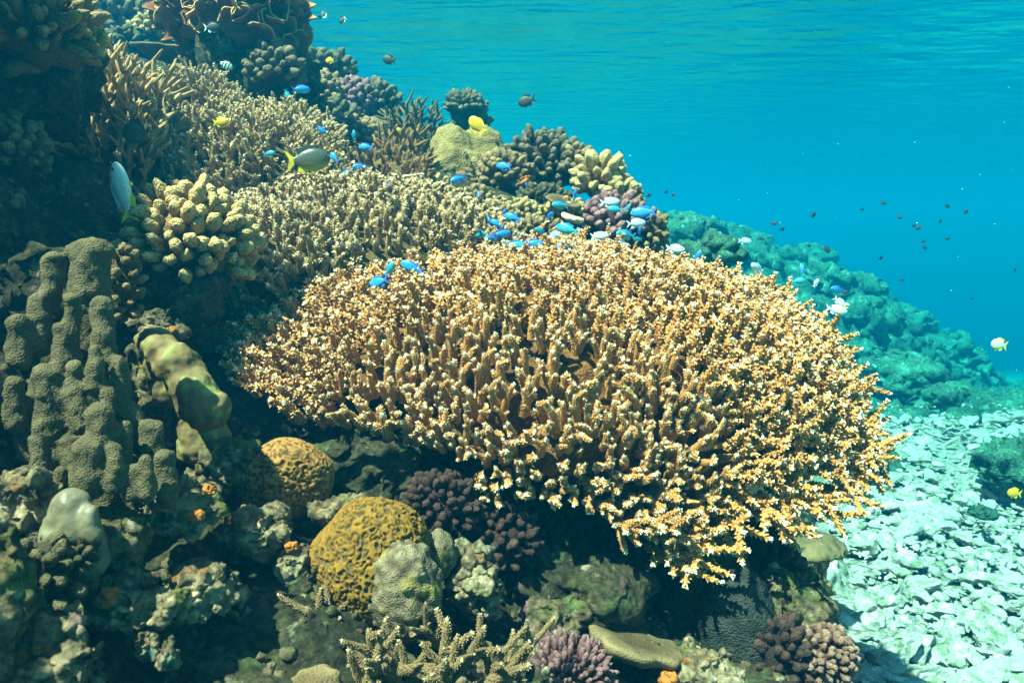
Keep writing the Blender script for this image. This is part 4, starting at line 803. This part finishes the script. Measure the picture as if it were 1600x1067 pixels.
M['f_fin_y'] = plain_mat('yellow_fin', (.80, .62, .02)); M['f_fin_b'] = plain_mat('blue_fin', (.03, .16, .70)); M['f_fin_d'] = plain_mat('dark_fin', (.02, .02, .025)); M['f_fin_w'] = plain_mat('white_fin', (.75, .82, .85))
M['f_eye'] = plain_mat('fish_eye', (.01, .01, .012), .15, .6); M['f_brown'] = fish_mat('brown_fish_skin', [(0, (.16, .13, .09)), (1, (.10, .08, .055))])
M['f_bars'] = fish_mat('barred_fish_skin', [(.0, (.5, .65, .6)), (.16, (.5, .65, .6)), (.17, (.02, .03, .05)), (.28, (.02, .03, .05)), (.29, (.45, .62, .62)), (.40, (.45, .62, .62)), (.41, (.02, .03, .05)), (.52, (.02, .03, .05)), (.53, (.45, .62, .6)), (.66, (.4, .62, .5)), (.67, (.02, .03, .05)), (.75, (.02, .03, .05)), (.76, (.35, .6, .4))], axis=0, lo=-.34, hi=.5)
SHAPES = {'slim': fish_shape(.40, .18), 'slender': fish_shape(.31, .17, .14), 'deep': fish_shape(.56, .18, .10), 'round': fish_shape(.72, .16, .08), 'chunky': fish_shape(.52, .22, .10)}
_fm = {}
def fmesh(shape, pt, mat):
    k = (shape, pt, mat)
    if k not in _fm: V, F = SHAPES[shape][pt]; _fm[k] = mesh(pt, V, F, M[mat], smooth=(pt == 'body'))
    return _fm[k]
EYEM = mesh('eye', EYE[0] * [.030, .012, .030], EYE[1], M['f_eye'])
KINDS = {'blue': ('slim', 'f_blue', 'f_fin_b'), 'teal': ('slim', 'f_teal', 'f_teal'), 'pale': ('slim', 'f_pale', 'f_fin_w'), 'yellow': ('deep', 'f_yellow', 'f_fin_y'), 'dark': ('deep', 'f_dark', 'f_fin_d'), 'white': ('round', 'f_white', 'f_fin_y'),
         'grey': ('chunky', 'f_grey', 'f_fin_y'), 'silver': ('slender', 'f_silver', 'f_fin_y'), 'bars': ('deep', 'f_bars', 'f_fin_d'), 'brown': ('round', 'f_brown', 'f_brown'), 'whitetail': ('deep', 'f_dark', 'f_fin_w'), 'lemon': ('round', 'f_yellow', 'f_fin_y')}
frng = np.random.default_rng(321)
def fish(px, py, ln, ang, kind, d, label, group=None, yaw=None, full=True):
    sh, mb, mf = KINDS[kind]; yaw = frng.uniform(-32, 32) if yaw is None else yaw; a, w = R(ang), R(yaw)
    flip = math.cos(a) < 0; hx = Vector((math.cos(a) * math.cos(w), math.sin(w), math.sin(a) * math.cos(w))).normalized()
    up = Vector((0, 0, 1)) if abs(hx.z) < .85 else Vector((-1 if ang > 0 else 1, 0, .3)); y = up.cross(hx).normalized(); z = hx.cross(y)
    q = Matrix((hx, y, z)).transposed().to_quaternion(); L = ln * d / FPX / max(.45, math.cos(w)); nm = 'reef_fish'
    if not full:
        s = Soup()
        for k in SHAPES[sh]: s.add(*SHAPES[sh][k])
        key = (sh, 'all', mb)
        if key not in _fm: _fm[key] = s.mesh('reef_fish', M[mb])
        return tag(part(nm, _fm[key], None, P(px, py, d), q, L), label, 'fish', group)
    t = thing(nm, label, 'fish', P(px, py, d), group); t.rotation_mode = 'QUATERNION'; t.rotation_quaternion = q; t.scale = (L,) * 3
    bod = None
    for k in SHAPES[sh]:
      p_ = part(k, fmesh(sh, k, mb if k == 'body' else (mf if k != 'dorsal_fin' or kind not in ('whitetail', 'silver', 'grey') else mb)), t); bod = bod or p_
    hh = .05
    for s in (-1, 1): part('eye', EYEM, bod, (.385, s * .062 * (1.2 if sh == 'chunky' else 1), hh * .8))
    return t
G = 'blue-green damselfish schooling over the corals'
FISH = [
 (643, 418, 36, 155, 'blue', 1.85, 'bright blue fish with forked tail over the left part of the orange coral'), (591, 441, 34, 200, 'blue', 1.80, 'blue-green fish heading left, lowest over the orange coral left part'),
 (609, 420, 24, 60, 'teal', 1.84, 'teal fish nosing upward just left of the bright blue forked-tail fish'), (722, 460, 17, 20, 'blue', 1.78, 'small blue fish seen head-on among orange branches', 55),
 (502, 203, 17, -40, 'blue', 2.5, 'small blue fish above the tan staghorn clump'), (421, 240, 18, 10, 'teal', 2.3, 'dim teal fish over the tan staghorn thicket'), (522, 246, 19, 130, 'blue', 2.4, 'blue fish touching the nose of the yellow-bellied fish'),
 (571, 230, 22, 180, 'blue', 2.7, 'blue fish left of the short brown staghorn'), (564, 262, 24, 175, 'blue', 2.45, 'blue fish below and right of the yellow-bellied fish'), (542, 271, 21, 5, 'teal', 2.4, 'teal-blue fish under the one right of the yellow-bellied fish'),
 (604, 290, 22, 10, 'blue', 2.4, 'blue fish over the top edge of the finger coral, left of the tan shelf'), (586, 292, 14, 185, 'teal', 2.45, 'dim small fish behind the blue one left of the tan shelf'), (639, 301, 16, -55, 'blue', 2.4, 'small steep blue fish under the tan shelf coral'),
 (626, 336, 23, 175, 'blue', 2.2, 'lone blue fish in the middle of the grey-brown finger coral'), (676, 350, 15, 120, 'blue', 2.2, 'small blue fish seen from behind over the right of the finger coral', 50), (685, 364, 21, 5, 'blue', 2.2, 'blue fish under the one seen from behind, right finger coral'),
 (704, 372, 14, 90, 'blue', 2.2, 'tiny upright blue fish at the orange coral top edge'), (635, 365, 15, 150, 'blue', 2.15, 'upper of three small blue fish stacked on the finger coral edge', 40), (635, 376, 18, 180, 'blue', 2.12, 'middle of three small blue fish stacked on the finger coral edge'), (654, 384, 17, 140, 'blue', 2.1, 'lowest of three small blue fish stacked on the finger coral edge', 35),
 (716, 280, 24, 200, 'blue', 2.6, 'blue fish tilted up below the yellowish lobed boulder coral'), (787, 260, 23, 170, 'blue', 2.7, 'blue fish in front of the brown knobbly coral beside the lobed boulder'), (748, 305, 12, 85, 'blue', 2.5, 'tiny upright blue fish over the brown knobbed ridge coral'),
 (736, 349, 23, 10, 'blue', 2.3, 'blue-green fish left of the dense group above the orange coral'), (742, 366, 31, 0, 'teal', 2.2, 'long green-teal fish just above the orange coral top'), (762, 345, 15, 100, 'blue', 2.3, 'narrow blue fish at the left of a close pair', 30), (775, 349, 19, 150, 'blue', 2.28, 'dark blue fish at the right of a close pair', 20),
 (767, 372, 19, 180, 'blue', 2.15, 'blue fish tucked under the big pale-blue one'), (784, 366, 27, 5, 'blue', 2.17, 'big pale-blue fish over the orange coral top edge'), (788, 332, 13, 60, 'blue', 2.35, 'small blue fish under the orange knob coral', 30), (801, 340, 26, 165, 'blue', 2.3, 'blue fish with nose left above the big pale-blue one'),
 (822, 291, 12, 80, 'blue', 2.6, 'tiny blue fish in front of the orange knob on the ridge'), (898, 306, 18, 70, 'blue', 2.5, 'blue fish seen from behind below the dark bushy coral', 50), (875, 321, 25, 175, 'teal', 2.45, 'teal fish left of the purple coral'), (859, 337, 14, 30, 'blue', 2.4, 'small round blue fish below the teal one left of the purple coral', 50),
 (953, 316, 29, 5, 'pale', 2.45, 'violet-blue fish on top of the purple coral'), (961, 327, 23, 175, 'teal', 2.42, 'teal fish against the middle of the purple coral'), (981, 325, 13, 60, 'teal', 2.4, 'small teal fish at the upper right of the purple coral'), (1005, 332, 37, 185, 'blue', 2.3, 'largest blue fish right of the purple coral, tail to open water'),
 (994, 349, 29, 5, 'pale', 2.25, 'white fish facing right beside the purple coral'), (1000, 359, 13, 80, 'blue', 2.3, 'tiny blue fish under the white one beside the purple coral'), (937, 369, 26, 5, 'pale', 2.15, 'pale blue fish facing right at the purple coral foot'), (978, 367, 31, 170, 'teal', 2.2, 'teal fish right of the purple coral foot'), (996, 374, 15, 180, 'teal', 2.22, 'small teal fish behind the teal one at the purple coral foot'),
 (886, 358, 33, 165, 'teal', 2.2, 'green-teal fish heading left above the dark-finned one'), (866, 369, 26, 10, 'pale', 2.15, 'lavender blue fish in the middle of the dense group'), (845, 362, 20, 150, 'teal', 2.2, 'teal fish left of the lavender one'), (881, 385, 27, 185, 'blue', 2.06, 'blue fish facing left low over the orange tips', 15),
 (806, 385, 38, -3, 'teal', 2.02, 'long teal-blue fish facing right, left one of an overlapping pair', 5), (835, 381, 30, -5, 'blue', 2.08, 'blue fish facing right, right one of an overlapping pair', 5), (810, 370, 12, 90, 'teal', 2.2, 'small teal fish above the overlapping pair'), (970, 380, 20, 170, 'blue', 2.25, 'blue fish half hidden behind orange branch tips'),
 (1055, 389, 26, -5, 'pale', 2.2, 'pale fish facing right above the orange coral skyline'), (1090, 401, 20, 60, 'blue', 2.3, 'blue fish rising behind the orange coral skyline'), (1164, 377, 21, -5, 'pale', 2.6, 'pale blue fish alone before the near far slope'), (1183, 419, 25, 150, 'pale', 2.1, 'white fish diving at the right orange coral skyline'),
 (1253, 419, 14, 85, 'blue', 2.6, 'small upright blue fish over the far slope'), (1275, 442, 13, 75, 'pale', 2.4, 'small upright white fish over the far slope'), (1247, 439, 20, 10, 'teal', 3.0, 'dim teal fish blending with the far slope'), (1308, 452, 22, 170, 'blue', 2.5, 'blue fish beside a dark fish right of the orange coral'),
 (1312, 472, 22, -40, 'pale', 2.1, 'upper of two pale fish at the right shoulder of the orange coral'), (1307, 484, 26, -10, 'pale', 2.05, 'lower of two pale fish at the right shoulder of the orange coral'), (470, 140, 25, 5, 'blue', 2.8, 'bright blue fish in front of the dark pillar below the leaf coral'), (449, 148, 16, -70, 'teal', 2.8, 'teal fish diving left of the bright blue one by the pillar'), (553, 211, 14, 90, 'teal', 2.9, 'narrow teal fish standing upright near the tan lobes'), (473, 190, 16, 185, 'blue', 2.7, 'dim blue fish in the top of the tan staghorn clump')]
for f in FISH: fish(f[0], f[1], f[2] * 1.06, *f[3:6], f[6], G, f[7] if len(f) > 7 else None)
fish(745, 196, 33, 130, 'yellow', 2.6, 'bright yellow fish nosing upward above the lobed boulder coral', yaw=10)
fish(515, 95, 14, 180, 'yellow', 3.6, 'small yellow fish at the skyline right of the leaf coral'); fish(490, 118, 10, 0, 'yellow', 3.4, 'tiny yellow fish against the dark rock by the leaf coral'); fish(621, 205, 15, 10, 'yellow', 3.2, 'small orange-yellow fish behind the short brown staghorn')
fish(345, 191, 24, 5, 'yellow', 2.3, 'yellow-orange fish over the tan staghorn at upper left', yaw=5); fish(1211, 434, 7, 90, 'yellow', 2.8, 'tiny yellow fish at the right orange coral skyline', full=False)
fish(482, 250, 66, 5, 'grey', 2.15, 'large grey fish with a yellow belly over the staghorn', yaw=12); fish(192, 300, 92, 96, 'silver', 1.6, 'silver-blue fish with yellow fins standing head up in the dark cave', yaw=-8)
fish(352, 102, 24, -25, 'bars', 2.8, 'dark-barred fish in front of the rock pillar', yaw=0); fish(211, 207, 44, 185, 'brown', 2.0, 'round brown fish half hidden in the staghorn shade', yaw=10); fish(331, 43, 24, 5, 'whitetail', 2.7, 'dark fish with a white tail in front of the leaf coral', yaw=10)
fish(823, 158, 28, 195, 'dark', 3.0, 'dark fish in open water above the ridge, nearest of the dark ones', yaw=15); fish(608, 94, 22, 165, 'dark', 3.2, 'dark fish with pale nose in open water right of the leaf coral', yaw=15)
fish(506, 23, 12, 110, 'whitetail', 3.4, 'small dark fish with white tail near the top, left of a pair', yaw=20); fish(535, 32, 13, 215, 'whitetail', 3.4, 'small dark fish with white tail near the top, right of a pair', yaw=10); fish(500, 27, 6, 90, 'dark', 3.9, 'tiny dark fish beside the pair near the top', full=False)
fish(1360, 1028, 24, 125, 'dark', 2.3, 'black fish over the white rubble at the bottom right', yaw=10); fish(1585, 770, 20, 175, 'lemon', 2.8, 'yellow disc-shaped fish at the right edge over the rubble', yaw=10); fish(1561, 538, 23, 170, 'white', 3.4, 'white fish with yellow belly in open water at the right', yaw=10); fish(1578, 1018, 9, 20, 'dark', 2.6, 'small dark fish low over the rubble in the right corner', full=False)
fish(1271, 336, 11, 40, 'dark', 3.6, 'dark fish highest above the far slope', full=False); fish(1292, 390, 13, -45, 'dark', 3.4, 'dark slanting fish lower right of the highest one above the far slope', full=False); fish(1320, 456, 9, -30, 'dark', 3.0, 'dark fish touching the blue fish right of the orange coral', full=False)
for px, py in [(1209, 349), (1222, 358), (1264, 384), (1190, 373), (1052, 305), (1014, 305), (1066, 341), (1408, 437), (1480, 373), (1445, 387), (1428, 353), (1469, 346), (1480, 322), (1509, 331), (1405, 340), (1380, 317), (1347, 327), (1376, 403), (1519, 466), (1586, 422), (1436, 356), (1443, 377), (1041, 300)]:
    fish(px, py, frng.uniform(6, 10), frng.choice([0, 20, 160, 200, -20, 60]), 'dark', frng.uniform(5.0, 6.6), 'tiny dim dark fish in the blue water over the far slope', 'tiny dim fish in open water', full=False)

# drifting specks in the water (uncountable)
def specks():
    g = np.random.default_rng(12); s = Soup(); V, F = ico(1)
    for i in range(180):
        d = g.uniform(.9, 4.5); p = np.array(P(g.uniform(-100, 1700), g.uniform(-60, 1120), d)); s.add(V * g.uniform(.0004, .0010) * d * .7 * g.uniform(.6, 1.4, 3) + p, F)
    tag(part('drifting_specks', s.mesh('drifting_specks', plain_mat('speck', (.7, .7, .66), .8, .1))), 'tiny pale specks drifting in the sea water', kind='stuff')
specks()
